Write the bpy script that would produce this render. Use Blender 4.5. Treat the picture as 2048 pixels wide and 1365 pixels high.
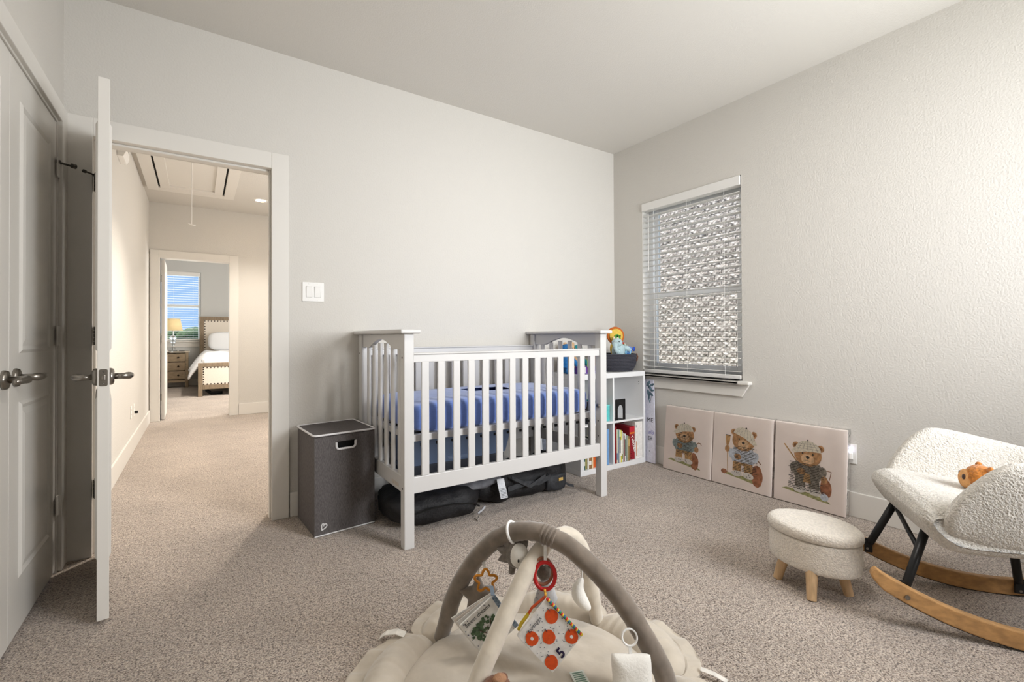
import bpy, math, random
from mathutils import Vector, Matrix, noise as mnoise
random.seed(7)
PI = math.pi
for o in list(bpy.data.objects): bpy.data.objects.remove(o)
SC = bpy.context.scene
COL = SC.collection

# ------------------------------------------------------------------ camera
F_PX, YAW, CAM, PV, PITCH, ROLL = 932.40, 0.97776, Vector((-3.1871, -3.0369, 1.0632)), 666.16, 0.0075, -0.0043
Fw = Vector((math.cos(YAW)*math.cos(PITCH), math.sin(YAW)*math.cos(PITCH), math.sin(PITCH)))
R0 = Vector((math.sin(YAW), -math.cos(YAW), 0)); U0 = R0.cross(Fw)
Rt = math.cos(ROLL)*R0 + math.sin(ROLL)*U0
Up = -math.sin(ROLL)*R0 + math.cos(ROLL)*U0
cd = bpy.data.cameras.new('camera'); cam = bpy.data.objects.new('camera', cd); COL.objects.link(cam)
m3 = Matrix((Rt, Up, -Fw)).transposed()
cam.matrix_world = Matrix.Translation(CAM) @ m3.to_4x4()
cd.sensor_width = 36; cd.lens = F_PX/2048*36; cd.shift_y = -(682.5-PV)/2048; cd.clip_start = .02
SC.camera = cam

# ------------------------------------------------------------------ world, sun, daylight, added fill, exposure
w = bpy.data.worlds.new('sky'); SC.world = w; w.use_nodes = True
nt = w.node_tree; nt.nodes.clear()
out = nt.nodes.new('ShaderNodeOutputWorld'); bg = nt.nodes.new('ShaderNodeBackground')
tc = nt.nodes.new('ShaderNodeTexCoord'); sx = nt.nodes.new('ShaderNodeSeparateXYZ'); rp = nt.nodes.new('ShaderNodeValToRGB')
rp.color_ramp.elements[0].position = 0; rp.color_ramp.elements[0].color = (.42, .63, .97, 1)
rp.color_ramp.elements[1].position = .6; rp.color_ramp.elements[1].color = (.16, .34, .80, 1)
nt.links.new(tc.outputs['Generated'], sx.inputs[0]); nt.links.new(sx.outputs[2], rp.inputs[0])
nt.links.new(rp.outputs[0], bg.inputs[0]); nt.links.new(bg.outputs[0], out.inputs[0])
bg.inputs[1].default_value = 1.0

def lamp(name, kind, loc, energy, color, direction=None, **kw):
    l = bpy.data.lights.new(name, kind); o = bpy.data.objects.new(name, l); COL.objects.link(o)
    l.energy = energy; l.color = color; o.location = loc
    if direction is not None: o.rotation_euler = Vector(direction).to_track_quat('-Z', 'Y').to_euler()
    for k, v in kw.items(): setattr(l, k, v)
    return o
lamp('sun', 'SUN', (0, 0, 9), 8.5, (1, .95, .89), (.48, -.10, -.87), angle=.01)
# daylight through the window behind the camera and the far bedroom window
lamp('daylight_front', 'AREA', (-.80, -3.93, 1.62), 58, (.95, .975, 1), (-.22, 1, .06), shape='RECTANGLE', size=1.05, size_y=1.2, spread=2.2)
lamp('daylight_bedroom', 'AREA', (-3.5, 9.62, 1.75), 22, (.93, .97, 1), (0, -1, 0), shape='RECTANGLE', size=1.3, size_y=1.5)
lamp('fill_bedroom_side', 'AREA', (-.62, 5.9, 1.7), 105, (1, .98, .95), (-1, 0, 0), shape='RECTANGLE', size=1.6, size_y=1.6)  # added fill for the bedroom, no window on this side
lamp('fill_landing', 'AREA', (-1.02, 2.2, 1.6), 42, (1, .965, .92), (-1, 0, 0), shape='RECTANGLE', size=1.8, size_y=1.6)  # added fill in front of the solid hall wall, no window there
SC.view_settings.view_transform = 'Standard'; SC.view_settings.look = 'None'
SC.view_settings.exposure = 0.12; SC.view_settings.gamma = 1; SC.view_settings.use_curve_mapping = False

# ------------------------------------------------------------------ materials
def lin(c): return tuple(((x/255)/12.92 if x/255 <= .04045 else ((x/255+.055)/1.055)**2.4) for x in c)
def mat(name, rgb, rough=.5, bump=None, var=0., vscale=30., metal=0., spec=.4, sheen=0., rgb2=None, stretch=None, emit=None, trans=0., rand=0., detail=3):
    m = bpy.data.materials.new(name); m.use_nodes = True
    n = m.node_tree.nodes; L = m.node_tree.links; b = n['Principled BSDF']
    c = lin(rgb)+(1,)
    b.inputs['Base Color'].default_value = c; b.inputs['Roughness'].default_value = rough
    b.inputs['Metallic'].default_value = metal; b.inputs['Specular IOR Level'].default_value = spec
    if sheen: b.inputs['Sheen Weight'].default_value = sheen; b.inputs['Sheen Roughness'].default_value = .5
    if trans: b.inputs['Transmission Weight'].default_value = trans
    if emit: b.inputs['Emission Color'].default_value = lin(emit[0])+(1,); b.inputs['Emission Strength'].default_value = emit[1]
    def coord(scale):
        t = n.new('ShaderNodeTexCoord'); mp = n.new('ShaderNodeMapping'); L.new(t.outputs['Object'], mp.inputs[0])
        s = stretch or (1, 1, 1); mp.inputs['Scale'].default_value = (scale*s[0], scale*s[1], scale*s[2]); return mp.outputs[0]
    last = None
    if var or rgb2:
        t = n.new('ShaderNodeTexNoise'); t.inputs['Scale'].default_value = 1; t.inputs['Detail'].default_value = detail
        L.new(coord(vscale), t.inputs['Vector'])
        r = n.new('ShaderNodeValToRGB'); L.new(t.outputs['Fac'], r.inputs[0])
        a = [max(0, x*(1-var)) for x in c[:3]]; d = [min(1, x*(1+var)) for x in c[:3]]
        if rgb2: a = c[:3]; d = lin(rgb2)
        r.color_ramp.elements[0].position = .34; r.color_ramp.elements[0].color = tuple(a)+(1,)
        r.color_ramp.elements[1].position = .66; r.color_ramp.elements[1].color = tuple(d)+(1,)
        last = r.outputs[0]
    if rand:
        oi = n.new('ShaderNodeObjectInfo'); hs = n.new('ShaderNodeHueSaturation'); mr = n.new('ShaderNodeMapRange')
        L.new(oi.outputs['Random'], mr.inputs[0]); mr.inputs[3].default_value = 1-rand; mr.inputs[4].default_value = 1+rand
        L.new(mr.outputs[0], hs.inputs['Value'])
        if last: L.new(last, hs.inputs['Color'])
        else: hs.inputs['Color'].default_value = c
        last = hs.outputs[0]
    if last: L.new(last, b.inputs['Base Color'])
    if bump:
        t = n.new('ShaderNodeTexNoise'); t.inputs['Scale'].default_value = 1; t.inputs['Detail'].default_value = 2
        L.new(coord(bump[0]), t.inputs['Vector'])
        bp = n.new('ShaderNodeBump'); bp.inputs['Strength'].default_value = bump[1]; bp.inputs['Distance'].default_value = bump[2]
        L.new(t.outputs['Fac'], bp.inputs['Height']); L.new(bp.outputs[0], b.inputs['Normal'])
    return m
M = {}
M['wall'] = mat('wall_paint', (214, 210, 203), .85, (105, .55, .0035), spec=.2)
M['ceil'] = mat('ceiling_paint', (222, 218, 211), .9, (120, .35, .003), spec=.2)
M['trim'] = mat('trim_paint', (226, 222, 215), .38, (40, .03, .002), spec=.4)
M['door'] = mat('door_paint', (228, 224, 217), .3, (40, .03, .002), spec=.45)
M['cribwhite'] = mat('crib_paint', (210, 208, 206), .35, (30, .03, .002))
M['shelfwhite'] = mat('shelf_laminate', (238, 238, 238), .4, (60, .02, .001))
M['blind'] = mat('blind_vinyl', (236, 234, 230), .4, (60, .02, .001))
M['vinyl'] = mat('window_vinyl', (240, 241, 242), .35, (60, .02, .001))
M['plastic'] = mat('white_plastic', (240, 238, 234), .35, (60, .01, .001))
M['nickel'] = mat('brushed_nickel', (150, 145, 138), .28, (300, .05, .001), metal=1)
M['darksteel'] = mat('dark_steel', (95, 92, 88), .35, (300, .05, .001), metal=1)
M['black'] = mat('black_metal', (22, 22, 23), .4, (200, .05, .001))
M['void'] = mat('dark_gap', (18, 17, 16), .9, (50, .05, .001))
M['boucle'] = mat('cream_boucle', (228, 219, 206), .95, (170, .9, .006), var=.10, vscale=110, sheen=.4, spec=.1)
M['boucle2'] = mat('cream_sherpa', (218, 212, 202), .95, (150, 1., .008), var=.14, vscale=120, sheen=.4, spec=.1)
M['ash'] = mat('pale_ash_wood', (205, 172, 132), .5, (30, .1, .002), var=.16, vscale=9, stretch=(6, 6, .6))
M['oak'] = mat('runner_wood', (186, 142, 92), .45, (30, .1, .002), var=.18, vscale=9, stretch=(6, .8, 6))
M['blue'] = mat('blue_sheet', (112, 138, 204), .85, (60, .25, .003), var=.06, vscale=200, sheen=.5, spec=.15, stretch=(.2, .2, 6))
M['hamper'] = mat('grey_weave', (92, 87, 86), .85, (500, .5, .002), var=.25, vscale=300, stretch=(1, 1, .25))
M['piping'] = mat('white_piping', (226, 224, 224), .7, (200, .1, .001))
M['bagblack'] = mat('black_nylon', (24, 23, 25), .6, (90, .5, .006), var=.3, vscale=30)
M['bagchar'] = mat('charcoal_nylon', (44, 45, 48), .6, (60, .5, .006), var=.25, vscale=30)
M['baggrey'] = mat('grey_lining', (104, 105, 110), .7, (40, .5, .006), var=.2, vscale=20)
M['binblue'] = mat('slate_bin_plastic', (118, 136, 166), .45, (20, .05, .002))
M['rope'] = mat('charcoal_rope', (66, 66, 74), .9, (220, .6, .003), var=.25, vscale=160)
M['velvet_grey'] = mat('taupe_plush', (128, 116, 104), .9, (26, .35, .006), var=.16, vscale=26, sheen=.6, spec=.1)
M['velvet_cream'] = mat('cream_plush', (214, 203, 186), .9, (26, .35, .006), var=.07, vscale=24, sheen=.6, spec=.1)
M['mat'] = mat('mat_plush', (200, 189, 173), .92, (24, .4, .008), var=.06, vscale=14, sheen=.5, spec=.1)
M['white_plush'] = mat('white_plush', (240, 236, 228), .9, (160, .4, .003), sheen=.3, spec=.1)
M['grey_plush'] = mat('grey_plush', (128, 120, 112), .9, (120, .5, .003), var=.15, vscale=90, sheen=.3, spec=.1)
M['print_plush'] = mat('dotted_plush', (205, 203, 202), .9, (120, .3, .002), rgb2=(186, 188, 192), vscale=95, spec=.1)
M['linen'] = mat('oatmeal_linen', (232, 222, 208), .9, (400, .3, .001), var=.05, vscale=200)
M['bedwood'] = mat('weathered_wood', (142, 124, 102), .6, (30, .2, .002), var=.2, vscale=14, stretch=(6, 6, .7))
M['nightwood'] = mat('driftwood', (158, 138, 112), .6, (30, .2, .002), var=.2, vscale=14, stretch=(.7, 6, 6))
M['bedding'] = mat('white_bedding', (240, 240, 240), .9, (12, .3, .01), sheen=.2)
M['stud'] = mat('dark_stud', (60, 48, 38), .4, (90, .05, .001), metal=.7)
M['shade'] = mat('cream_lampshade', (246, 222, 170), .8, (200, .2, .001), emit=((255, 220, 160), .25))
M['glassball'] = mat('clear_glass', (235, 240, 242), .05, (8, .01, .001), trans=.85, spec=.6)
M['canvas'] = mat('blush_canvas', (250, 238, 230), .85, (300, .3, .001), var=.035, vscale=6)
M['canvas_edge'] = mat('canvas_edge', (214, 206, 210), .85, (300, .3, .001))
M['mortar'] = mat('pale_mortar', (226, 220, 210), .95, (60, .6, .004), var=.1, vscale=40)
M['brick'] = mat('grey_taupe_brick', (120, 109, 101), .95, (48, .6, .010), rgb2=(226, 217, 207), vscale=30, rand=.16, spec=.1, detail=5)
M['ground'] = mat('grass', (96, 112, 70), .95, (3, .3, .02), var=.3, vscale=2)
M['leaf'] = mat('tree_leaf', (70, 92, 58), .9, (3, .6, .1), var=.35, vscale=2)
M['bark'] = mat('tree_bark', (90, 76, 62), .9, (6, .6, .05), var=.2, vscale=4)

def carpet():
    m = bpy.data.materials.new('carpet'); m.use_nodes = True
    n = m.node_tree.nodes; L = m.node_tree.links; b = n['Principled BSDF']
    t = n.new('ShaderNodeTexCoord')
    def nz(scale, det, rough=.6):
        x = n.new('ShaderNodeTexNoise'); x.inputs['Scale'].default_value = scale; x.inputs['Detail'].default_value = det
        x.inputs['Roughness'].default_value = rough; L.new(t.outputs['Object'], x.inputs['Vector']); return x
    fine = nz(165, 2); mid = nz(60, 2); big = nz(2.6, 3, .55)
    add = n.new('ShaderNodeMath'); add.operation = 'MULTIPLY_ADD'; L.new(fine.outputs[0], add.inputs[0]); add.inputs[1].default_value = .72
    m2 = n.new('ShaderNodeMath'); m2.operation = 'MULTIPLY'; L.new(mid.outputs[0], m2.inputs[0]); m2.inputs[1].default_value = .28
    L.new(m2.outputs[0], add.inputs[2])
    r = n.new('ShaderNodeValToRGB'); L.new(add.outputs[0], r.inputs[0])
    e = r.color_ramp.elements; e[0].position = .36; e[0].color = lin((88, 74, 65))+(1,); e[1].position = .60; e[1].color = lin((218, 203, 188))+(1,)
    k = e.new(.47); k.color = lin((166, 151, 138))+(1,)
    mr = n.new('ShaderNodeMapRange'); L.new(big.outputs[0], mr.inputs[0]); mr.inputs[1].default_value = .3; mr.inputs[2].default_value = .7
    mr.inputs[3].default_value = .88; mr.inputs[4].default_value = 1.12
    hs = n.new('ShaderNodeHueSaturation'); L.new(r.outputs[0], hs.inputs['Color']); L.new(mr.outputs[0], hs.inputs['Value'])
    L.new(hs.outputs[0], b.inputs['Base Color'])
    bp = n.new('ShaderNodeBump'); bp.inputs['Strength'].default_value = 1; bp.inputs['Distance'].default_value = .012
    L.new(add.outputs[0], bp.inputs['Height'])
    b2 = n.new('ShaderNodeBump'); b2.inputs['Strength'].default_value = .5; b2.inputs['Distance'].default_value = .04
    md = nz(14, 3); L.new(md.outputs[0], b2.inputs['Height']); L.new(bp.outputs[0], b2.inputs['Normal']); L.new(b2.outputs[0], b.inputs['Normal'])
    b.inputs['Roughness'].default_value = .95; b.inputs['Specular IOR Level'].default_value = .1; b.inputs['Sheen Weight'].default_value = .3
    return m
M['carpet'] = carpet()
def clear(name, tint, gloss, rough, bump=None, fres=.3):
    m = bpy.data.materials.new(name); m.use_nodes = True; n = m.node_tree.nodes; L = m.node_tree.links; n.clear()
    o = n.new('ShaderNodeOutputMaterial'); mx = n.new('ShaderNodeMixShader'); tr = n.new('ShaderNodeBsdfTransparent'); g = n.new('ShaderNodeBsdfGlossy')
    lw = n.new('ShaderNodeLayerWeight'); lw.inputs[0].default_value = fres
    mu = n.new('ShaderNodeMath'); mu.operation = 'MULTIPLY'; L.new(lw.outputs['Fresnel'], mu.inputs[0]); mu.inputs[1].default_value = gloss
    tr.inputs[0].default_value = tint+(1,); g.inputs['Roughness'].default_value = rough
    L.new(mu.outputs[0], mx.inputs[0]); L.new(tr.outputs[0], mx.inputs[1]); L.new(g.outputs[0], mx.inputs[2]); L.new(mx.outputs[0], o.inputs[0])
    if bump:
        t = n.new('ShaderNodeTexCoord'); nz = n.new('ShaderNodeTexNoise'); nz.inputs['Scale'].default_value = bump[0]; nz.inputs['Detail'].default_value = 2
        nz.inputs['Distortion'].default_value = 1.5
        L.new(t.outputs['Object'], nz.inputs['Vector']); bp = n.new('ShaderNodeBump'); bp.inputs['Strength'].default_value = bump[1]; bp.inputs['Distance'].default_value = .02
        L.new(nz.outputs[0], bp.inputs['Height']); L.new(bp.outputs[0], g.inputs['Normal'])
    return m
M['glass'] = clear('window_glass', (.95, .97, .97), .5, .02)
M['wrap'] = clear('plastic_wrap', (.99, .985, .99), 1., .10, (18, 1.), .10)
_pc = {}
def paint(rgb, rough=.7, **k):
    key = (rgb, rough)
    if key not in _pc: _pc[key] = mat('colour_%02x%02x%02x' % rgb, rgb, rough, k.get('bump', (120, .15, .001)), var=k.get('var', .08), vscale=k.get('vscale', 60), metal=k.get('metal', 0))
    return _pc[key]

# ------------------------------------------------------------------ mesh helpers (all coordinates are world metres)
WM = {}
def link(o, parent=None, mw=None):
    COL.objects.link(o)
    if parent is not None: o.parent = parent; WM[o.name] = WM[parent.name].copy()
    else: WM[o.name] = mw if mw is not None else Matrix()
    return o
def tag(o, label=None, cat=None, group=None, kind=None):
    if label: o['label'] = label
    if cat: o['category'] = cat
    if group: o['group'] = group
    if kind: o['kind'] = kind
    return o
def thing(name, label, cat, loc=(0, 0, 0), group=None, rotz=0):
    o = bpy.data.objects.new(name, None); o.empty_display_size = .05; o.location = loc; o.rotation_euler = (0, 0, rotz)
    link(o, None, Matrix.Translation(loc) @ Matrix.Rotation(rotz, 4, 'Z'))
    return tag(o, label, cat, group)
def V(*a): return Vector(a)
class MB:
    def __init__(s, T=None): s.v = []; s.f = []; s.m = []; s.T = T; s.mi = 0
    def add(s, vs, fs):
        b = len(s.v)
        for p in vs:
            p = Vector(p); s.v.append(s.T @ p if s.T is not None else p)
        for f in fs: s.f.append(tuple(b+i for i in f)); s.m.append(s.mi)
        return s
    def box(s, x0, x1, y0, y1, z0, z1):
        return s.add([(x, y, z) for z in (z0, z1) for y in (y0, y1) for x in (x0, x1)],
                     [(0, 2, 3, 1), (4, 5, 7, 6), (0, 1, 5, 4), (2, 6, 7, 3), (0, 4, 6, 2), (1, 3, 7, 5)])
    def obox(s, c, size, ax):            # oriented box: centre, full sizes, three axes
        c = Vector(c); X, Y, Z = [Vector(a).normalized()*h/2 for a, h in zip(ax, size)]
        return s.add([c+i*X+j*Y+k*Z for k in (-1, 1) for j in (-1, 1) for i in (-1, 1)],
                     [(0, 2, 3, 1), (4, 5, 7, 6), (0, 1, 5, 4), (2, 6, 7, 3), (0, 4, 6, 2), (1, 3, 7, 5)])
    def prism(s, poly, d, fn):           # poly: 2-D points; fn(a, b, h) -> world; h runs 0..d
        n = len(poly); vs = [fn(a, b, 0) for a, b in poly]+[fn(a, b, d) for a, b in poly]
        return s.add(vs, [tuple(range(n))[::-1], tuple(range(n, 2*n))]+[(i, (i+1) % n, n+(i+1) % n, n+i) for i in range(n)])
    def grid(s, fn, nu, nv, cu=False, cv=False):
        vs = [fn(i/(nu if cu else nu-1), j/(nv if cv else nv-1)) for i in range(nu) for j in range(nv)]
        fs = []
        for i in range(nu if cu else nu-1):
            for j in range(nv if cv else nv-1):
                a, b = i, (i+1) % nu; c, d = j, (j+1) % nv
                fs.append((a*nv+c, b*nv+c, b*nv+d, a*nv+d))
        return s.add(vs, fs)
    def tube(s, pts, r, seg=10, closed=False, caps=True):
        pts = [Vector(p) for p in pts]; n = len(pts); rs = r if isinstance(r, (list, tuple)) else [r]*n
        tn = []
        for i in range(n):
            a = pts[i-1] if (i or closed) else pts[0]; b = pts[(i+1) % n] if (i < n-1 or closed) else pts[-1]
            tn.append((b-a).normalized())
        nr = tn[0].orthogonal().normalized(); vs = []
        for i in range(n):
            nr = (nr-tn[i]*nr.dot(tn[i])).normalized(); bn = tn[i].cross(nr)
            for k in range(seg):
                a = 2*PI*k/seg; vs.append(pts[i]+rs[i]*(math.cos(a)*nr+math.sin(a)*bn))
        fs = []
        for i in range(n if closed else n-1):
            j = (i+1) % n
            for k in range(seg): fs.append((i*seg+k, i*seg+(k+1) % seg, j*seg+(k+1) % seg, j*seg+k))
        if caps and not closed: fs += [tuple(range(seg))[::-1], tuple(range((n-1)*seg, n*seg))]
        return s.add(vs, fs)
    def lathe(s, prof, c, seg=20, ax=(0, 0, 1), sx=1, sy=1):
        c = Vector(c); Z = Vector(ax).normalized(); X = Z.orthogonal().normalized(); Y = Z.cross(X)
        if abs(Z.z) > .99: X = V(1, 0, 0); Y = V(0, 1, 0)*(1 if Z.z > 0 else -1)
        n = len(prof); vs = [c+h*Z+r*(sx*math.cos(2*PI*k/seg)*X+sy*math.sin(2*PI*k/seg)*Y) for r, h in prof for k in range(seg)]
        fs = [(i*seg+k, i*seg+(k+1) % seg, (i+1)*seg+(k+1) % seg, (i+1)*seg+k) for i in range(n-1) for k in range(seg)]
        if prof[0][0] > 1e-5: fs.append(tuple(range(seg))[::-1])
        if prof[-1][0] > 1e-5: fs.append(tuple(range((n-1)*seg, n*seg)))
        return s.add(vs, fs)
    def ell(s, c, r, ax=None, nu=16, nv=11, p=1.0):
        c = Vector(c); X, Y, Z = [Vector(a).normalized() for a in (ax or ((1, 0, 0), (0, 1, 0), (0, 0, 1)))]
        def q(x): return math.copysign(abs(x)**p, x)
        def fn(u, v):
            a = 2*PI*u; b = PI*(v-.5)*.998
            return c+r[0]*q(math.cos(b))*q(math.cos(a))*X+r[1]*q(math.cos(b))*q(math.sin(a))*Y+r[2]*q(math.sin(b))*Z
        return s.grid(fn, nu, nv, cu=True)
    def build(s, name, mats, parent=None, smooth=False, bevel=0, bseg=2, subs=0, disp=None):
        me = bpy.data.meshes.new(name)
        inv = WM[parent.name].inverted() if parent is not None else Matrix()
        me.from_pydata([inv @ p for p in s.v], [], s.f); me.update()
        for m in (mats if isinstance(mats, (list, tuple)) else [mats]): me.materials.append(m)
        if any(s.m): me.polygons.foreach_set('material_index', s.m)
        if smooth: me.polygons.foreach_set('use_smooth', [True]*len(me.polygons))
        o = bpy.data.objects.new(name, me); link(o, parent)
        if bevel:
            b = o.modifiers.new('bevel', 'BEVEL'); b.width = bevel; b.segments = bseg; b.limit_method = 'ANGLE'; b.angle_limit = math.radians(40)
            b.harden_normals = False
        if subs:
            b = o.modifiers.new('sub', 'SUBSURF'); b.levels = subs; b.render_levels = subs
        if disp:
            t = bpy.data.textures.new(name+'_nap', disp[0]); t.noise_scale = disp[1]
            b = o.modifiers.new('nap', 'DISPLACE'); b.texture = t; b.strength = disp[2]; b.mid_level = .5; b.texture_coords = 'LOCAL'
        return o
def bx(name, m, parent, x0, x1, y0, y1, z0, z1, bevel=.002): return MB().box(x0, x1, y0, y1, z0, z1).build(name, m, parent, bevel=bevel)
def inst(me, name, parent, loc, rot=(0, 0, 0), scale=(1, 1, 1)):   # world location under an unrotated thing
    o = bpy.data.objects.new(name, me); link(o, parent)
    o.location = WM[parent.name].inverted() @ Vector(loc) if parent is not None else loc
    o.rotation_euler = rot; o.scale = scale; return o
def top(name, mb, mats, label, cat, group=None, **k):
    o = mb.build(name, mats, None, **k); return tag(o, label, cat, group)
def struct(name, mb, m, parent=None, **k):
    o = mb.build(name, m, parent, **k)
    if parent is None: o['kind'] = 'structure'
    return o
def recentre(o):                           # move a one-mesh thing's origin to its base
    me = o.data; xs = [v.co for v in me.vertices]
    c = V(sum(p.x for p in xs)/len(xs), sum(p.y for p in xs)/len(xs), min(p.z for p in xs))
    for v in me.vertices: v.co -= c
    o.location = c; WM[o.name] = Matrix.Translation(c); return o
def text(body, size, O, X, Y, m, parent, name='lettering', lift=.0006, align='LEFT', shear=0., bold=0.):
    cu = bpy.data.curves.new('t', 'FONT'); cu.body = body; cu.size = size; cu.align_x = align; cu.shear = shear; cu.offset = bold; cu.resolution_u = 3
    ob = bpy.data.objects.new('t', cu); COL.objects.link(ob)
    dg = bpy.context.evaluated_depsgraph_get(); me = bpy.data.meshes.new_from_object(ob.evaluated_get(dg))
    bpy.data.objects.remove(ob); bpy.data.curves.remove(cu)
    X = Vector(X).normalized(); Y = Vector(Y).normalized(); N = X.cross(Y)
    mb = MB(); mb.add([Vector(O)+p.co.x*X+p.co.y*Y+lift*N for p in me.vertices], [tuple(p.vertices) for p in me.polygons])
    bpy.data.meshes.remove(me)
    return mb.build(name, m, parent)
def circ(cx, cy, rx, ry=None, n=20, a0=0., a1=2*PI, rot=0.):
    ry = ry or rx; P = []
    for i in range(n):
        a = a0+(a1-a0)*i/(n if abs(a1-a0-2*PI) < 1e-6 else n-1); x, y = rx*math.cos(a), ry*math.sin(a)
        P.append((cx+x*math.cos(rot)-y*math.sin(rot), cy+x*math.sin(rot)+y*math.cos(rot)))
    return P

# ================================================================== SETTING
H = 2.743; XL = -3.72; YF = -3.9; HY = 4.4; HH = 2.79; BY = 9.52
struct('floor', MB().box(-6.2, .02, YF, BY+.1, -.12, 0), M['carpet'])
struct('ceiling', MB().box(XL-.1, .15, YF-.1, .12, H, H+.1), M['ceil'])
# walls round the nursery
OL, OR_, OT = -3.632, -2.815, 2.063          # rough opening of the hall door
struct('wall_back', MB().box(XL-.1, OL, 0, .12, 0, 2.9).box(OL, OR_, 0, .12, OT, 2.9).box(OR_, .15, 0, .12, 0, 2.9), M['wall'])
WY0, WY1, WZ0, WZ1 = -1.216, -.331, .742, 2.202
struct('wall_right', MB().box(0, .15, YF-.1, WY0, 0, H).box(0, .15, WY1, .0, 0, H).box(0, .15, WY0, WY1, 0, WZ0).box(0, .15, WY0, WY1, WZ1, H), M['wall'])
CY0, CY1, CT = -1.385, -.125, 2.055
struct('wall_left', MB().box(XL-.1, XL, YF-.1, CY0, 0, H).box(XL-.1, XL, CY1, 0, 0, H).box(XL-.1, XL, CY0, CY1, CT, H).box(XL-.75, XL-.7, CY0-.1, CY1+.1, 0, H), M['wall'])
FX0, FX1, FZ0, FZ1 = -1.35, -.25, 1.0, 2.25
struct('wall_front', MB().box(XL-.1, FX0, YF-.12, YF, 0, H).box(FX1, .15, YF-.12, YF, 0, H).box(FX0, FX1, YF-.12, YF, 0, FZ0).box(FX0, FX1, YF-.12, YF, FZ1, H), M['wall'])
# landing and far bedroom
struct('wall_hall_left', MB().box(-3.82, -3.70, .12, HY, 0, HH+.1), M['wall'])
struct('wall_hall_right', MB().box(-.98, -.86, .12, HY, 0, HH+.1), M['wall'])
BL, BR, BT = -3.585, -2.826, 2.10
struct('wall_hall_end', MB().box(-6.2, BL, HY, HY+.12, 0, 3).box(BL, BR, HY, HY+.12, BT, 3).box(BR, -.3, HY, HY+.12, 0, 3), M['wall'])
struct('ceiling', MB().box(-3.82, -.86, .12, HY, HH, HH+.1), M['wall'])  # darker wall paint puts the hall ceiling's shade into its colour
M['bedwall'] = mat('bedroom_paint', (206, 206, 203), .85, (95, .3, .003), spec=.2)
GX0, GX1, GZ0, GZ1 = -4.12, -3.13, .99, 2.52
struct('wall_bedroom_far', MB().box(-6.2, GX0, BY, BY+.12, 0, 3).box(GX1, -.3, BY, BY+.12, 0, 3).box(GX0, GX1, BY, BY+.12, 0, GZ0).box(GX0, GX1, BY, BY+.12, GZ1, 3), M['bedwall'])
struct('wall_bedroom_left', MB().box(-6.3, -6.2, HY, BY+.12, 0, 3), M['bedwall'])
struct('wall_bedroom_right', MB().box(-.5, -.4, HY+.12, BY+.12, 0, 3), M['bedwall'])
struct('ceiling', MB().box(-6.3, -.3, HY+.12, BY+.12, 2.88, 2.98), M['ceil'])
# baseboards
def board(name, *b):
    mb = MB()
    for q in b: mb.box(*q)
    struct(name, mb, M['trim'], bevel=.004)
board('baseboard_back', (-2.735, 0, -.014, 0, 0, .145))
board('baseboard_right', (-.014, 0, YF, -.014, 0, .145))
board('baseboard_left', (XL, XL+.014, YF, CY0-.1, 0, .145))
board('baseboard_front', (XL, 0, YF, YF+.014, 0, .145))
board('baseboard_hall_left', (-3.70, -3.684, .14, HY-.02, 0, .155))
board('baseboard_hall_end', (-2.72, -.98, HY-.015, HY, 0, .153))
board('baseboard_bedroom', (-6.2, -.5, BY-.015, BY, 0, .15))
# hall door casing, jambs and stops
t = struct('trim_1', MB().box(-3.715, -3.612, -.018, 0, 0, 2.140).box(-3.612, -2.832, -.018, 0, 2.048, 2.140).box(-2.832, -2.740, -.018, 0, 0, 2.140), M['trim'], bevel=.003)
struct('jamb', MB().box(-3.632, -3.618, -.010, .125, 0, 2.063).box(-2.829, -2.815, -.010, .125, 0, 2.063).box(-3.618, -2.829, -.010, .125, 2.049, 2.063), M['trim'], t, bevel=.002)
struct('door_stop', MB().box(-3.618, -3.606, .030, .066, 0, 2.049).box(-2.841, -2.829, .030, .066, 0, 2.049).box(-3.606, -2.841, .030, .066, 2.037, 2.049), M['trim'], t, bevel=.003)
struct('strike_plate', MB().box(-2.8305, -2.8275, .002, .028, .885, .945), M['nickel'], t, bevel=.004)
struct('casing', MB().box(-3.70, -3.615, .12, .137, 0, 2.14).box(-3.615, -2.83, .12, .137, 2.048, 2.14).box(-2.83, -2.74, .12, .137, 0, 2.14), M['trim'], t, bevel=.003)
# closet casing
t = struct('trim_2', MB().box(XL, XL+.018, CY1+.014, CY1+.110, 0, 2.14).box(XL, XL+.018, CY0, CY1+.014, 2.06, 2.14).box(XL, XL+.018, CY0-.095, CY0, 0, 2.14), M['trim'], bevel=.003)
struct('jamb', MB().box(XL-.08, XL+.003, CY1-.0005, CY1+.0135, 0, 2.06).box(XL-.08, XL+.003, CY0-.012, CY0+.0005, 0, 2.06).box(XL-.08, XL+.003, CY0, CY1, 2.05, 2.062), M['trim'], t)
# bedroom door casing
t = struct('trim_3', MB().box(-3.688, -3.60, HY-.018, HY, 0, 2.185).box(-3.60, -2.83, HY-.018, HY, 2.088, 2.185).box(-2.83, -2.722, HY-.018, HY, 0, 2.185), M['trim'], bevel=.003)
struct('jamb', MB().box(-3.602, -3.585, HY-.01, HY+.13, 0, 2.10).box(-2.832, -2.815, HY-.01, HY+.13, 0, 2.10).box(-3.59, -2.826, HY-.01, HY+.13, 2.086, 2.10), M['trim'], t, bevel=.002)

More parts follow.
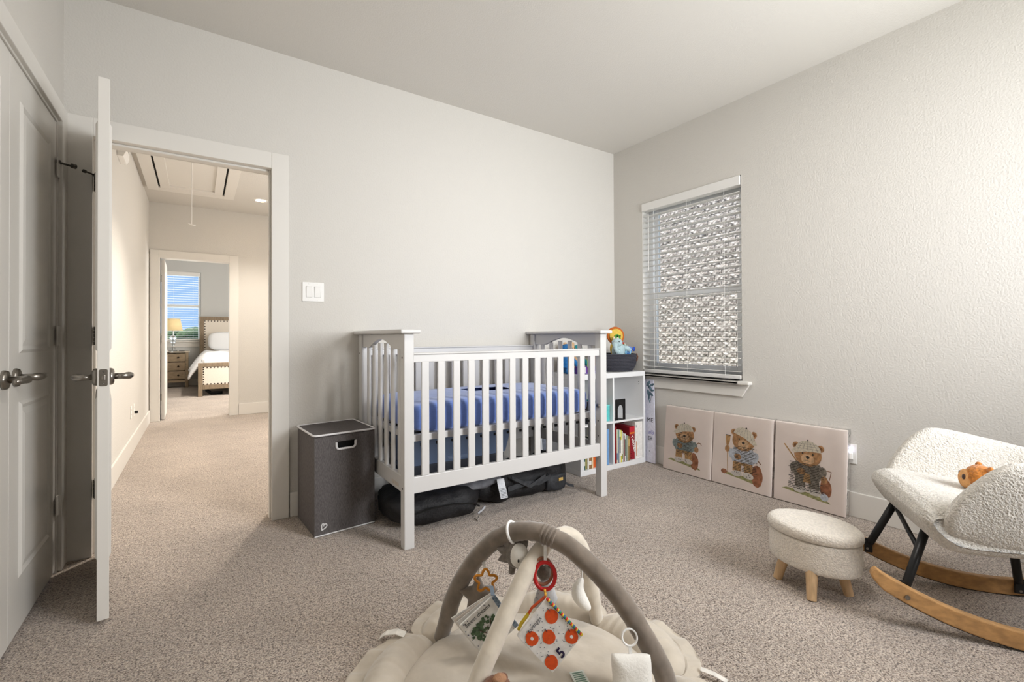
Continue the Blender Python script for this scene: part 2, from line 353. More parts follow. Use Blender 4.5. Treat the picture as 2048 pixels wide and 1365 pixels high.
# ------------------------------------------------------------------ doors
def lever(parent, O, out, along, m=None):     # rose on the face at O, shank along `out`, handle along `along`
    O, out, along = Vector(O), Vector(out).normalized(), Vector(along).normalized(); m = m or M['nickel']
    mb = MB().lathe([(.0, 0), (.033, 0), (.033, .005), (.030, .012), (.021, .015), (.0, .015)], O, 24, out)
    r = mb.build('rose', m, parent, smooth=True)
    P = [O+out*.012, O+out*.046, O+out*.058+along*.008, O+out*.063+along*.026, O+out*.062+along*.06, O+out*.058+along*.095, O+out*.055+along*.115]
    MB().tube(P, [.0115, .0125, .014, .0125, .0105, .0098, .008], 12).build('lever', m, parent, smooth=True)
def leaf(name, width, height, T, mats, panels, thick=.035):   # local: x along the leaf, y through it (0 = room face at -thick/2), z up
    th = thick/2; bw = .018; poly = []
    d = MB(T=T)
    xs = [0]+[q for pz in panels[:1] for q in (pz[0], pz[1])]+[width]
    d.box(0, width, -th, th, .012, height)
    o = d.build(name, mats, None, bevel=.0015)
    for side in (-1, 1):
        for (x0, x1, z0, z1) in panels:
            fr = MB(T=T)
            def ring(a, b, ya, yb):
                A = [(x0+a, z0+a), (x1-a, z0+a), (x1-a, z1-a), (x0+a, z1-a)]; B = [(x0+b, z0+b), (x1-b, z0+b), (x1-b, z1-b), (x0+b, z1-b)]
                fr.add([(x, side*ya, z) for x, z in A]+[(x, side*yb, z) for x, z in B], [(i, (i+1) % 4, 4+(i+1) % 4, 4+i) for i in range(4)])
            ring(0, .012, th, th+.007); ring(.012, .026, th+.007, th+.0012); ring(.026, .050, th+.0012, th+.006)
            fr.add([(x, side*(th+.006), z) for x, z in ((x0+.05, z0+.05), (x1-.05, z0+.05), (x1-.05, z1-.05), (x0+.05, z1-.05))], [(0, 1, 2, 3)])
            fr.build('panel', mats, o)
    return o
def hinge(parent, c, T, m):               # barrel hinge at local c
    mb = MB(T=T); x, y, z = c
    for k in range(5): mb.lathe([(0, 0), (.0058, 0), (.0058, .0165), (0, .0165)], (x, y, z-.0445+k*.0178), 10)
    mb.box(x, x+.026, y-.002, y+.001, z-.044, z+.044).box(x-.026, x, y-.002, y+.001, z-.044, z+.044)
    mb.build('hinge', m, parent)
# the open hall door
ang = math.atan2(-.715, .092)
T1 = Matrix.Translation((-3.572, -.020, 0)) @ Matrix.Rotation(ang, 4, 'Z')
d1 = leaf('door_1', .722, 2.043, T1, M['door'], [(.115, .613, .20, .835), (.115, .613, 1.01, 1.915)])
d1['kind'] = 'structure'
for z in (.332, 1.075, 1.823): hinge(d1, (-.004, -.030, z), T1, M['darksteel'])
R1 = T1.to_3x3()
for s in (-1, 1): lever(d1, T1 @ V(.662, s*.0178, .915), R1 @ V(0, s, 0), R1 @ V(-1, 0, 0))
e = MB(T=T1); e.prism([(-.0125+.004*(1-math.cos(0)), .883)]and[(x_, z_) for x_, z_ in [(-.0125, .887), (-.0085, .883), (.0085, .883), (.0125, .887), (.0125, .943), (.0085, .947), (-.0085, .947), (-.0125, .943)]], .0014, lambda a, b, h: (.7218+h, a, b)); e.build('latch_plate', M['nickel'], d1)
MB(T=T1).box(.722, .731, -.006, .006, .905, .925).build('latch_bolt', M['nickel'], d1, bevel=.003)
for z in (.892, .938): MB(T=T1).lathe([(0, 0), (.003, 0), (0, .0012)], (.7232, 0, z), 10, (1, 0, 0)).build('screw', M['darksteel'], d1)
mb = MB(); mb.tube([(-3.604, -.030, 1.856), (-3.620, -.050, 1.858), (-3.632, -.064, 1.858)], .004, 8); mb.lathe([(0, 0), (.008, 0), (.008, .010), (0, .012)], (-3.632, -.064, 1.858), 10, (-.6, -.8, 0)); mb.box(-3.611, -3.595, -.036, -.022, 1.851, 1.861)
mb.build('hinge_stop', M['darksteel'], d1)
# the pair of closet doors
for k, (ya, yb) in enumerate(((-.752, CY1-.0015), (-.755, CY0+.0015))):
    s = 1 if k == 0 else -1; wd = abs(yb-ya)
    TT = Matrix.Translation((XL-.020, ya, 0)) @ Matrix(((0, -1*1, 0, 0), (s, 0, 0, 0), (0, 0, 1, 0), (0, 0, 0, 1)))
    p0, p1 = .105, wd-.115
    d = leaf('door_%d' % (2+k), wd, 2.048, TT, M['door'], [(p0, p1, .20, .835), (p0, p1, 1.01, 1.925)]); d['kind'] = 'structure'
    lever(d, (XL-.0022, ya+s*.058, .925), (1, 0, 0), (0, s, 0))
    for z in (.306, 1.075, 1.841): hinge(d, (wd+.002, -.0255, z), TT, M['trim'])
    if k == 0:
        mb = MB(); mb.tube([(XL+.008, CY1+.006, 1.868), (XL+.04, CY1+.033, 1.867), (XL+.054, CY1+.045, 1.866)], .005, 8)
        mb.box(XL, XL+.014, CY1-.008, CY1+.01, 1.861, 1.875); mb.lathe([(0, 0), (.011, 0), (.011, .016), (0, .018)], (XL+.044, CY1+.037, 1.870), 12, (.75, .6, 0)); mb.build('hinge_stop', M['darksteel'], d)
# bedroom door, swung into the bedroom
T4 = Matrix.Translation((-3.560, HY+.075, 0)) @ Matrix.Rotation(math.radians(90.6), 4, 'Z')
d4 = leaf('door_4', .735, 2.07, T4, M['door'], [(.115, .62, .20, .835), (.115, .62, 1.01, 1.925)]); d4['kind'] = 'structure'
R4 = T4.to_3x3()
for s in (-1, 1): lever(d4, T4 @ V(.672, s*.0178, .86), R4 @ V(0, s, 0), R4 @ V(-1, 0, 0))
for z in (.3, 1.05, 1.83): hinge(d4, (-.004, .0175, z), T4, M['nickel'])

# ------------------------------------------------------------------ nursery window, sill and blind
w1 = struct('window_1', MB().box(.085, .135, WY0, WY0+.045, WZ0, WZ1).box(.085, .135, WY1-.045, WY1, WZ0, WZ1).box(.0855, .135, WY0+.045, WY1-.045, WZ1-.045, WZ1).box(.0855, .135, WY0+.045, WY1-.045, WZ0, WZ0+.05), M['vinyl'], bevel=.004)
def sash(par, y0, y1, z0, z1, x, rail):
    f = MB().box(x-.014, x+.014, y0, y0+.035, z0, z1).box(x-.014, x+.014, y1-.035, y1, z0, z1).box(x-.013, x+.013, y0+.0352, y1-.0352, z1-rail, z1).box(x-.013, x+.013, y0+.0352, y1-.0352, z0, z0+.04)
    o = f.build('sash', M['vinyl'], par, bevel=.003)
    MB().box(x-.003, x+.003, y0+.035, y1-.035, z0+.04, z1-rail).build('pane', M['glass'], o)
sash(w1, WY0+.046, WY1-.046, 1.396, WZ1-.046, .121, .035)
sash(w1, WY0+.046, WY1-.046, WZ0+.051, 1.435, .0925, .045)
MB().box(.0, .09, WY0, WY0+.001, WZ0, WZ1).box(.0, .09, WY1-.001, WY1, WZ0, WZ1).build('reveal', M['trim'], w1)
s = struct('trim_4', MB().box(-.052, .09, WY0+.002, WY1-.002, .716, .742).box(-.052, 0, -1.288, -.262, .716, .742), M['trim'], bevel=.008)
mb = MB(); mb.prism([(-1.272, .716), (-.278, .716), (-.330, .630), (-1.218, .630)], .018, lambda a, b, h: (-h, a, b)); struct('apron', mb, M['trim'], s, bevel=.003)

def blind(label, side, a0, a1, z0, z1, wall, depth, tilt, pitch, up, rail_z, val):   # side: function (along, out, z) -> world
    t = thing('window_blind', label, 'blind', side((a0+a1)/2, depth, z0))
    def b(name, A0, A1, O0, O1, Z0, Z1, par=t, bev=.002):
        mb = MB(); P = [side(a, o, z) for z in (Z0, Z1) for o in (O0, O1) for a in (A0, A1)]
        return mb.add(P, [(0, 2, 3, 1), (4, 5, 7, 6), (0, 1, 5, 4), (2, 6, 7, 3), (0, 4, 6, 2), (1, 3, 7, 5)]).build(name, M['blind'], par, bevel=bev)
    b('valance', a0-.001, a1+.001, depth+.022, depth+.034, z1-val, z1)
    b('headrail', a0+.004, a1-.004, depth-.028, depth+.02, z1-.045, z1-.002)
    b('bottom_rail', a0+.004, a1-.004, depth-.026, depth+.026, rail_z, rail_z+.030, bev=.005)
    n = int((z1-.06-rail_z-.05)/pitch); me = None
    z = rail_z+.030+up
    for i in range(n+1):
        if z > z1-.06: break
        if me is None:
            mb = MB(); sh = []
            for q in range(7):
                o_ = -.025+.05*q/6; sh.append((o_, .0018*(1-(o_/.025)**2)))
            for hh in (0, .0028):
                for A in (a0+.006, a1-.006): pass
            pts = [(o_, c) for o_, c in sh]+[(o_, c-.0028) for o_, c in reversed(sh)]
            ct, st = math.cos(tilt), math.sin(tilt); O = Vector(side((a0+a1)/2, depth, z))
            mb.prism(pts, a1-a0-.012, lambda o_, c, h: side(a0+.006+h, depth+o_*ct-c*st, z+o_*st+c*ct))
            sl = mb.build('slat', M['blind'], t); me = sl.data
            for v in me.vertices: v.co -= WM[t.name].inverted() @ O
            sl.location = WM[t.name].inverted() @ O
        else: inst(me, 'slat', t, side((a0+a1)/2, depth, z))
        z += pitch
    for f in (.14, .5, .86):
        a = a0+(a1-a0)*f; mb = MB()
        for o_ in (-.026, .026): mb.tube([side(a, depth+o_, z1-.05), side(a, depth+o_, rail_z+.01)], .0011, 5)
        mb.build('ladder_cord', M['blind'], t)
    return t
bl = blind('white slatted blind filling the nursery window in front of the brick', lambda a, o, z: V(-o, a, z), WY0+.006, WY1-.004, .765, 2.198, 0, -.022, math.radians(2.5), .0475, .024, .750, .066)
MB().tube([(.002, -.395, 2.10), (-.001, -.396, 1.62)], .0035, 8).build('wand', M['blind'], bl)

# window behind the camera (lets the daylight in)
w2 = struct('window_2', MB().box(FX0, FX0+.05, YF-.1, YF-.05, FZ0, FZ1).box(FX1-.05, FX1, YF-.1, YF-.05, FZ0, FZ1).box(FX0+.05, FX1-.05, YF-.1, YF-.05, FZ1-.05, FZ1).box(FX0+.05, FX1-.05, YF-.1, YF-.05, FZ0, FZ0+.05).box(FX0+.05, FX1-.05, YF-.1, YF-.05, 1.60, 1.64), M['vinyl'], bevel=.004)
# far bedroom window
w3 = struct('window_3', MB().box(GX0, GX0+.05, BY+.05, BY+.1, GZ0, GZ1).box(GX1-.05, GX1, BY+.05, BY+.1, GZ0, GZ1).box(GX0+.05, GX1-.05, BY+.05, BY+.1, GZ1-.05, GZ1).box(GX0+.05, GX1-.05, BY+.05, BY+.1, GZ0, GZ0+.05).box(GX0+.05, GX1-.05, BY+.045, BY+.1, 1.735, 1.80), M['vinyl'], bevel=.004)
MB().box(GX0+.05, GX1-.05, BY+.078, BY+.082, GZ0+.05, 1.735).build('pane', M['glass'], w3)
MB().box(GX0+.05, GX1-.05, BY+.078, BY+.082, 1.80, GZ1-.05).build('pane', M['glass'], w3)
s = struct('trim_5', MB().box(GX0-.06, GX1+.06, BY-.05, BY+.05, GZ0-.03, GZ0-.001), M['trim'], bevel=.006)
MB().box(GX0-.04, GX1+.04, BY-.018, BY, GZ0-.13, GZ0-.03).build('apron', M['trim'], s, bevel=.003)
blind('white slatted blind on the far bedroom window beside the bed', lambda a, o, z: V(a, BY-o, z), GX0+.006, GX1-.006, GZ0+.01, GZ1-.004, BY, -.02, 0.03, .0505, .03, GZ0+.012, .085)

# ------------------------------------------------------------------ outside
struct('ground', MB().box(-60, 60, -20, 160, -3.3, -3.2), M['ground'])
nb = thing('neighbour_house_wall', 'rough grey and white brick wall of the house outside the window', 'brick wall', (2.7, .8, -3.2))
MB().box(2.712, 2.95, -2.6, 5.2, -3.2, 4.6).build('mortar', M['mortar'], nb)
pitch, blen = .0700, .203
def brick_mesh(seed):
    rr = random.Random(seed); mb = MB(); n = (5, 3)
    def P(i, j): return V(-.008+rr.uniform(-.010, .006)*(0 < i < 4 and 0 < j < 2)+rr.uniform(-.002, .002), -blen/2+.005+(blen-.010)*i/4, -.029+.058*j/2)
    vs = [P(i, j) for i in range(5) for j in range(3)]; bk = [V(.012, v.y, v.z) for v in vs]
    fs = [(i*3+j, i*3+j+1, (i+1)*3+j+1, (i+1)*3+j) for i in range(4) for j in range(2)]
    bd = [0, 3, 6, 9, 12, 13, 14, 11, 8, 5, 2, 1]
    fs += [(bd[q], bd[(q+1) % 12], 15+bd[(q+1) % 12], 15+bd[q]) for q in range(12)]
    me = bpy.data.meshes.new('brick'); me.from_pydata(vs+bk, [], fs); me.update(); me.materials.append(M['brick']); return me
BM = [brick_mesh(i) for i in range(6)]
rest = MB(); cnt = 0
for r_ in range(-30, 64):
    z = r_*pitch+.035
    for c_ in range(-12, 25):
        y = c_*(blen+.0)+(blen/2 if r_ % 2 else 0)
        if .44 < z < 3.16 and .28 < y < 1.74 and cnt < 300:
            inst(random.choice(BM), 'brick', nb, (2.706, y, z)); cnt += 1
        elif -.9 < z < 4.4: 
            me = BM[(r_*7+c_) % 6]; rest.add([v.co+V(2.706, y, z) for v in me.vertices], [tuple(p_.vertices) for p_ in me.polygons])
rest.build('brickwork', M['brick'], nb)['kind'] = 'stuff'
def tree(x, y, h, r, label):
    t = thing('tree', label, 'tree', (x, y, -3.2))
    MB().tube([(x, y, -3.2), (x+.1, y, -3.2+h*.6)], [.3, .18], 8).build('trunk', M['bark'], t)
    mb = MB(); rr = random.Random(x)
    for k in range(9):
        a = rr.uniform(0, 6.28); q = rr.uniform(0, .65)*r; mb.ell((x+q*math.cos(a), y+q*math.sin(a), -3.2+h*rr.uniform(.6, .86)), (r*.5, r*.5, h*.17), nu=10, nv=7)
    mb.build('crown', M['leaf'], t, smooth=True)
tree(-9.4, 66, 5.3, 2.6, 'left tree of the two far trees low in the bedroom window')
tree(-5.2, 72, 5.6, 3.2, 'right tree of the two far trees low in the bedroom window')

# ------------------------------------------------------------------ fixtures on walls and ceilings
sw = thing('light_switch', 'white double rocker switch plate on the wall beside the door', 'light switch', (-2.604, 0, 1.338))
bx('plate', M['plastic'], sw, -2.666, -2.541, -.007, 0, 1.280, 1.398, .003)
for x in (-2.628, -2.580):
    T = Matrix.Translation((x, -.0085, 1.339)) @ Matrix.Rotation(math.radians(5), 4, 'X'); MB(T=T).box(-.0165, .0165, -.003, .004, -.033, .033).build('rocker', M['plastic'], sw, bevel=.002)
    fr = MB().box(x-.0175, x+.0175, -.0073, -.0066, 1.305, 1.373).build('rocker_gap', paint((170, 168, 164)), sw)
    for z in (1.290, 1.388): MB().lathe([(0, 0), (.003, 0), (.002, .0012), (0, .0014)], (x, -.007, z), 10, (0, -1, 0)).build('screw', M['plastic'], sw)
def outlet(label, T, extra=None):         # local x along the wall, y out of it, z up
    o = thing('wall_outlet', label, 'outlet', T.translation)
    MB(T=T).box(-.035, .035, 0, .006, -.058, .058).build('plate', M['plastic'], o, bevel=.003)
    for s in (-1, 1):
        MB(T=T).box(-.0165, .0165, .006, .008, s*.021-.014, s*.021+.014).build('socket', M['plastic'], o, bevel=.003)
        m = MB(T=T)
        for q in (-.006, .006): m.box(q-.001, q+.001, .008, .0083, s*.021-.002, s*.021+.007)
        m.build('slots', M['void'], o)
    return o
TX = lambda y, z: Matrix.Translation((-3.70, y, z)) @ Matrix(((0, 1, 0, 0), (1, 0, 0, 0), (0, 0, 1, 0), (0, 0, 0, 1)))
outlet('nearer white outlet plate low on the left hall wall', TX(2.50, .375))
o2 = outlet('farther white outlet plate with a black plug on the hall wall', TX(2.72, .372))
MB(T=TX(2.72, .372)).box(-.012, .012, .008, .035, -.035, -.010).build('plug', M['black'], o2, bevel=.004)
TR = Matrix.Translation((0, -1.868, .365)) @ Matrix(((0, -1, 0, 0), (1, 0, 0, 0), (0, 0, 1, 0), (0, 0, 0, 1)))
outlet('white outlet plate on the wall just past the third canvas', TR)
nl = thing('night_light', 'small glowing plug-in night light in the outlet past the canvases', 'night light', (-.008, -1.868, .372))
MB().box(-.030, -.0085, -1.886, -1.850, .335, .375).build('housing', M['plastic'], nl, bevel=.005)
MB().lathe([(0, 0), (.014, .002), (.016, .015), (.012, .03), (0, .036)], (-.020, -1.868, .375), 16).build('lens', mat('night_light_glow', (235, 232, 255), .4, (60, .02, .001), emit=((235, 230, 255), 1.6)), nl, smooth=True)
ch = thing('door_chime', 'small white box with a chamfered base high on the hall wall', 'door chime', (-3.70, 1.66, 2.45))
mb = MB(); mb.prism([(-3.70, 2.62), (-3.645, 2.62), (-3.645, 2.49), (-3.66, 2.455), (-3.70, 2.455)], .22, lambda a, b, h: (a, 1.57+h, b)); mb.build('cover', M['plastic'], ch, bevel=.004)
mb = MB()
for k in range(4): mb.box(-3.6455, -3.6442, 1.60, 1.76, 2.53+k*.016, 2.536+k*.016)
mb.build('grille', paint((150, 146, 140)), ch)
dl = thing('recessed_light', 'round glowing recessed light in the hall ceiling near the bedroom door', 'ceiling light', (-2.53, 3.60, HH))
MB().lathe([(.055, -.001), (.085, -.004), (.088, -.001), (.088, 0)], (-2.53, 3.60, HH), 28).build('trim_ring', M['plastic'], dl, smooth=True)
MB().lathe([(0, -.002), (.058, -.002)], (-2.53, 3.60, HH), 28).build('lens', mat('downlight_lens', (255, 244, 225), .4, (60, .02, .001), emit=((255, 240, 215), 9)), dl)
lamp('downlight', 'SPOT', (-2.53, 3.60, HH-.03), 115, (1, .91, .80), (0, 0, -1), spot_size=1.9, spot_blend=.9, shadow_soft_size=.06)
lamp('fill_spot_landing', 'SPOT', (-2.3, 1.35, HH-.03), 210, (1, .92, .82), (-.25, .1, -1), spot_size=1.7, spot_blend=.7, shadow_soft_size=.06)  # unseen spot added to brighten the hall floor, has no fixture
lamp('fill_spot_bedroom', 'SPOT', (-2.6, 6.2, 2.84), 230, (1, .94, .86), (-.12, .08, -1), spot_size=1.9, spot_blend=.9, shadow_soft_size=.08)  # unseen spot added to brighten the bedroom carpet, has no fixture
# unseen ceiling lamp added as soft fill for the nursery, above and behind the view
cl = thing('fill_ceiling_lamp', 'round white flush ceiling lamp added out of view as nursery fill', 'ceiling light', (-1.75, -2.15, H))
MB().lathe([(.17, 0), (.18, -.02), (.175, -.035), (.16, -.035)], (-1.75, -2.15, H), 32).build('rim', M['nickel'], cl, smooth=True)
MB().lathe([(.165, -.03), (.15, -.055), (.10, -.075), (0, -.085)], (-1.75, -2.15, H), 32).build('diffuser', mat('opal_glass', (255, 250, 240), .4, (60, .02, .001), emit=((255, 246, 232), 1.2)), cl, smooth=True)
lamp('ceiling_fill_light', 'AREA', (-1.75, -2.15, H-.10), 15, (1, .96, .92), (0, 0, -1), shape='DISK', size=.32)
# attic hatch
ah = thing('attic_hatch', 'white attic ladder hatch with recessed panel in the hall ceiling', 'hatch', (-3.235, 3.0, HH))
z0 = HH
bx('frame', M['trim'], ah, -3.66, -3.555, 2.05, 3.66, z0-.030, z0, .002); bx('frame', M['trim'], ah, -2.925, -2.82, 2.05, 3.66, z0-.030, z0, .002)
bx('frame', M['trim'], ah, -3.555, -2.925, 3.54, 3.66, z0-.030, z0, .002); bx('frame', M['trim'], ah, -3.555, -2.925, 2.05, 2.15, z0-.030, z0, .002)
bx('stile', M['trim'], ah, -3.537, -3.45, 2.155, 3.535, z0-.030, z0, .002); bx('stile', M['trim'], ah, -3.025, -2.943, 2.155, 3.535, z0-.030, z0, .002)
bx('rail', M['trim'], ah, -3.45, -3.025, 3.44, 3.535, z0-.030, z0, .002); bx('rail', M['trim'], ah, -3.45, -3.025, 2.155, 2.25, z0-.030, z0, .002)
bx('panel', M['trim'], ah, -3.45, -3.025, 2.25, 3.44, z0-.012, z0, 0)
bx('slot', M['void'], ah, -3.555, -3.537, 2.155, 3.535, z0-.012, z0, 0); bx('slot', M['void'], ah, -2.943, -2.925, 2.155, 3.535, z0-.012, z0, 0)
pc = MB(); pc.tube([(-3.235, 2.42, z0-.013), (-3.236, 2.42, 2.16)], .003, 6); pc.build('pull_cord', M['plastic'], ah)
hd = MB(); hd.tube([(-3.264, 2.42, 2.170), (-3.25, 2.42, 2.160), (-3.236, 2.42, 2.156), (-3.222, 2.42, 2.154), (-3.205, 2.42, 2.156)], [.005, .006, .007, .006, .005], 8); hd.build('pull_handle', M['plastic'], ah, smooth=True)

# ================================================================== CRIB
W_ = M['cribwhite']
cr = thing('crib', 'white wooden slatted baby crib standing against the back wall', 'crib', (-1.63, -.43, 0))
PXL, PXR = (-2.336, -2.283), (-.983, -.929); PF, PB = (-.812, -.758), (-.080, -.026)
for xx in (PXL, PXR):
    for yy in (PF, PB): bx('post', W_, cr, xx[0], xx[1], yy[0], yy[1], 0, 1.079, .004)
for k, (x0, x1) in enumerate((PXL, PXR)):
    bx('end_cap', W_, cr, x0-.028, x1+.028, -.842, -.004, 1.079, 1.101, .008)
    xa, xb = x0+.012, x1-.012
    arch = [(-.758, 1.079), (-.758, .998)]                      # arched rail, outline in (y, z)
    n = 14
    arch += [(-.665, .998)]
    for i in range(n+1):
        u = i/n; arch.append((-.630+.44*u, .998+.052*math.sin(PI*u)**1.2))
    arch += [(-.150, .998), (-.080, .998), (-.080, 1.079)]
    mb = MB(); mb.prism(arch, xb-xa, lambda a, b, h: (xa+h, a, b)); mb.build('end_rail', W_, cr, bevel=.003)
    bx('end_lower_rail', W_, cr, xa, xb, -.758, -.080, .268, .352, .004)
    for i in range(6):                                          # six rounded slats each end
        y = -.685+.106*i+.0; cx_ = (xa+xb)/2
        mb = MB(); mb.grid(lambda u, v: (cx_+.010*math.cos(2*PI*u), y+.021*math.copysign(abs(math.sin(2*PI*u))**.6, math.sin(2*PI*u)), .345+(.69-.03*abs(i-2.5)/2.5)*v), 14, 2, cu=True); mb.build('slat', W_, cr, smooth=True)
for yy, z0, z1, nm in ((-.800, .932, .972, 'top_rail'), (-.800, .268, .352, 'lower_rail'), (-.062, .945, .985, 'top_rail'), (-.062, .268, .352, 'lower_rail')):
    bx(nm, W_, cr, -2.283, -.983, yy, yy+.026, z0, z1, .004)
for yy, z in ((-.806, .972), (-.068, .985)): bx('rail_cap', W_, cr, -2.283, -.983, yy, yy+.038, z, z+.010, .004)
sl = None
for yy, zt in ((-.794, .934), (-.056, .947)):
    for i in range(14):
        x = -2.217+.0903*i
        if sl is None:
            sl = bx('slat', W_, cr, -.021, .021, -.007, .007, 0, .586, .004); me = sl.data
            for v in me.vertices: v.co += V(-1.63, -.43, 0)*-0 + WM[cr.name].translation
            sl.location = WM[cr.name].inverted() @ V(x, yy, .350)
        else:
            o = inst(me, 'slat', cr, (x, yy, .350), scale=(1, 1, 1 if zt < .94 else 1.02)); b = o.modifiers.new('bevel', 'BEVEL'); b.width = .004; b.segments = 2; b.limit_method = 'ANGLE'
# mattress support frame
mb = MB().box(-2.275, -.991, -.755, -.730, .520, .556).box(-2.275, -.991, -.115, -.090, .520, .556).box(-2.275, -2.25, -.73, -.115, .520, .556).box(-1.016, -.991, -.73, -.115, .520, .556)
mb.build('support_frame', W_, cr, bevel=.002)
mb = MB()
for i in range(11): mb.tube([(-2.25, -.70+.058*i, .528), (-1.02, -.70+.058*i, .528)], .003, 6)
for i in range(14): mb.box(-2.225+.09*i, -2.195+.09*i, -.756, -.748, .494, .509)
mb.build('spring_wires', M['black'], cr)
for x in (-2.3095, -.956):
    for z in (.958, .30): MB().lathe([(0, 0), (.006, 0), (.005, .001), (0, .001)], (x-.0265*(1 if x < -2 else 1), -.785, z), 12, (-1, 0, 0)).build('bolt', M['void'], cr)
MB().lathe([(0, 0), (.006, 0), (.005, .001), (0, .001)], (-2.3362, -.053, .96), 12, (-1, 0, 0)).build('bolt', M['void'], cr)
MB().lathe([(0, 0), (.014, 0), (.013, .006), (.008, .008), (0, .008)], (-.9835, -.785, .60), 14, (-1, 0, 0)).build('bolt', M['nickel'], cr)
for z in (.50, .40): MB().lathe([(0, 0), (.005, 0), (.004, .001), (0, .001)], (-.9832, -.785, z), 12, (-1, 0, 0)).build('bolt', M['void'], cr)
MB().box(-2.3251, -2.3243, -.70, -.60, .285, .305).build('rating_label', paint((200, 190, 180)), cr)
# mattress in its blue sheet
mt = MB()
def mfn(u, v):
    a = 2*PI*u; b = PI*(v-.5)*.999; q = lambda x, p: math.copysign(abs(x)**p, x)
    x = .628*q(math.cos(b), .22)*q(math.cos(a), .14); y = .318*q(math.cos(b), .22)*q(math.sin(a), .14); z = .084*q(math.sin(b), .36)
    d = .004*mnoise.noise(V(x*5, y*5, z*9))+.003*mnoise.noise(V(x*14, y*9, z*4)) + (.010*(1-(x/.63)**2)*(1-(y/.32)**2) if z > 0 else 0)
    return V(-1.633+x, -.424+y, .630+max(z+d, -.080))
mt.grid(mfn, 160, 60, cu=True)
recentre(top('crib_mattress', mt, M['blue'], 'crib mattress in a blue ribbed fitted sheet inside the white crib', 'mattress', smooth=True))

# ================================================================== HAMPER
hp = thing('laundry_hamper', 'grey fabric laundry hamper with white piped lid beside the crib', 'hamper', (-2.515, -.22, 0))
B4 = [V(-2.676, -.406), V(-2.346, -.372), V(-2.368, -.008), V(-2.697, -.044)]
def hfn(q, z, g=0.):
    c = (B4[0]+B4[1]+B4[2]+B4[3])/4; d = B4[q]-c; k = 1+g/d.length; return V(c.x+d.x*k, c.y+d.y*k, z)
fx = (B4[1]-B4[0]); fl_ = fx.length; fx = V(fx.x, fx.y, 0).normalized(); fn_ = V(fx.y, -fx.x, 0); F0 = V(B4[0].x, B4[0].y, 0)
def fp(a, z, o=0.): return F0+fx*a+fn_*o+V(0, 0, z)         # point on the hamper's front face
ha, hb, hz0, hz1 = .115, .220, .452, .492
# front with the hand hole cut through it
mb = MB(); OUT = [(0, .004), (fl_, .004), (fl_, .528), (0, .528)]
hole = []
r_ = .016
for cxx, czz, a0 in ((hb-r_, hz0+r_, -PI/2), (hb-.004, hz1-.004, 0), (ha+.004, hz1-.004, PI/2), (ha+r_, hz0+r_, PI)):
    rr = r_ if czz < .48 else .004
    for i in range(6): hole.append((cxx+rr*math.cos(a0+PI/2*i/5), czz+rr*math.sin(a0+PI/2*i/5)))
vs = [fp(a, z) for a, z in OUT]+[fp(a, z) for a, z in hole]; nh = len(hole)
fs = []; ci = {0: 1, 1: 2, 2: 3, 3: 0}
for q in range(4):
    base = 4+q*6
    corner = [1, 2, 3, 0][q]
    for i in range(5): fs.append((corner, base+i+1, base+i))
    nb_ = 4+((q+1) % 4)*6
    fs.append((corner, [2, 3, 0, 1][q], nb_, base+5))
mb.add(vs, fs)
ins = [fp(a, z, -.004) for a, z in hole]
mb.add([fp(a, z) for a, z in hole]+ins, [(i, (i+1) % nh, nh+(i+1) % nh, nh+i) for i in range(nh)])
for q in (1, 2, 3):
    a, b = q, (q+1) % 4
    def wf(u, v, a=a, b=b):
        p0 = hfn(a, .004).lerp(hfn(b, .004), u); bow = .006*math.sin(PI*u)*math.sin(PI*v)*(1 if q != 2 else .3); n_ = (hfn(b, 0)-hfn(a, 0)).normalized().cross(V(0, 0, 1))
        return p0+V(0, 0, .524*v)+n_*bow
    mb.grid(wf, 9, 9)
mb.add([hfn(q, .004) for q in range(4)], [(0, 3, 2, 1)])
mb.build('body', M['hamper'], hp)
mb = MB(); mb.add([fp(.02, .02, -.02), fp(fl_-.02, .02, -.02), fp(fl_-.02, .51, -.02), fp(.02, .51, -.02)], [(0, 1, 2, 3)]); mb.build('lining', M['void'], hp)  # near-black sheet paints in the shade seen through the hand hole
mb = MB(); mb.tube([fp(a, z, .002) for a, z in hole[16:18]+hole[18:]+hole[:8]], .0062, 8); mb.build('handle_ring', M['piping'], hp, smooth=True)
mb = MB(); mb.add([hfn(q, .529, .003) for q in range(4)]+[hfn(q, .540, .003) for q in range(4)], [(0, 3, 2, 1), (4, 5, 6, 7)]+[(q, (q+1) % 4, 4+(q+1) % 4, 4+q) for q in range(4)])
lid = mb.build('lid', M['hamper'], hp, bevel=.004)
P = []
for q in range(4):
    c = hfn(q, .538, .005); a = hfn((q-1) % 4, .538, .005); b = hfn((q+1) % 4, .538, .005)
    d1, d2 = (a-c).normalized(), (b-c).normalized()
    for i in range(6): 
        u = i/5; P.append(c+d1*.022*(1-u)**2+d2*.022*u**2)
MB().tube(P, .0055, 8, closed=True).build('piping', M['piping'], lid, smooth=True)
mb = MB(); mb.tube([fp(0, .006, .002), fp(fl_, .006, .002)], .0035, 6); mb.build('base_piping', M['piping'], hp)
# small white mark near the bottom corner: a rounded heart outline like a letter b
lg = MB(); Lm = [(.036, .034), (.036, .060), (.040, .066), (.047, .066), (.051, .060), (.056, .063), (.062, .060), (.064, .053), (.060, .046), (.050, .039), (.036, .034)]
lg.tube([fp(a, z, .001) for a, z in Lm], .0032, 6); lg.tube([fp(.047, .064, .001), (fp(.047, .053, .001))], .0028, 6)
lg.build('emblem', M['piping'], hp)

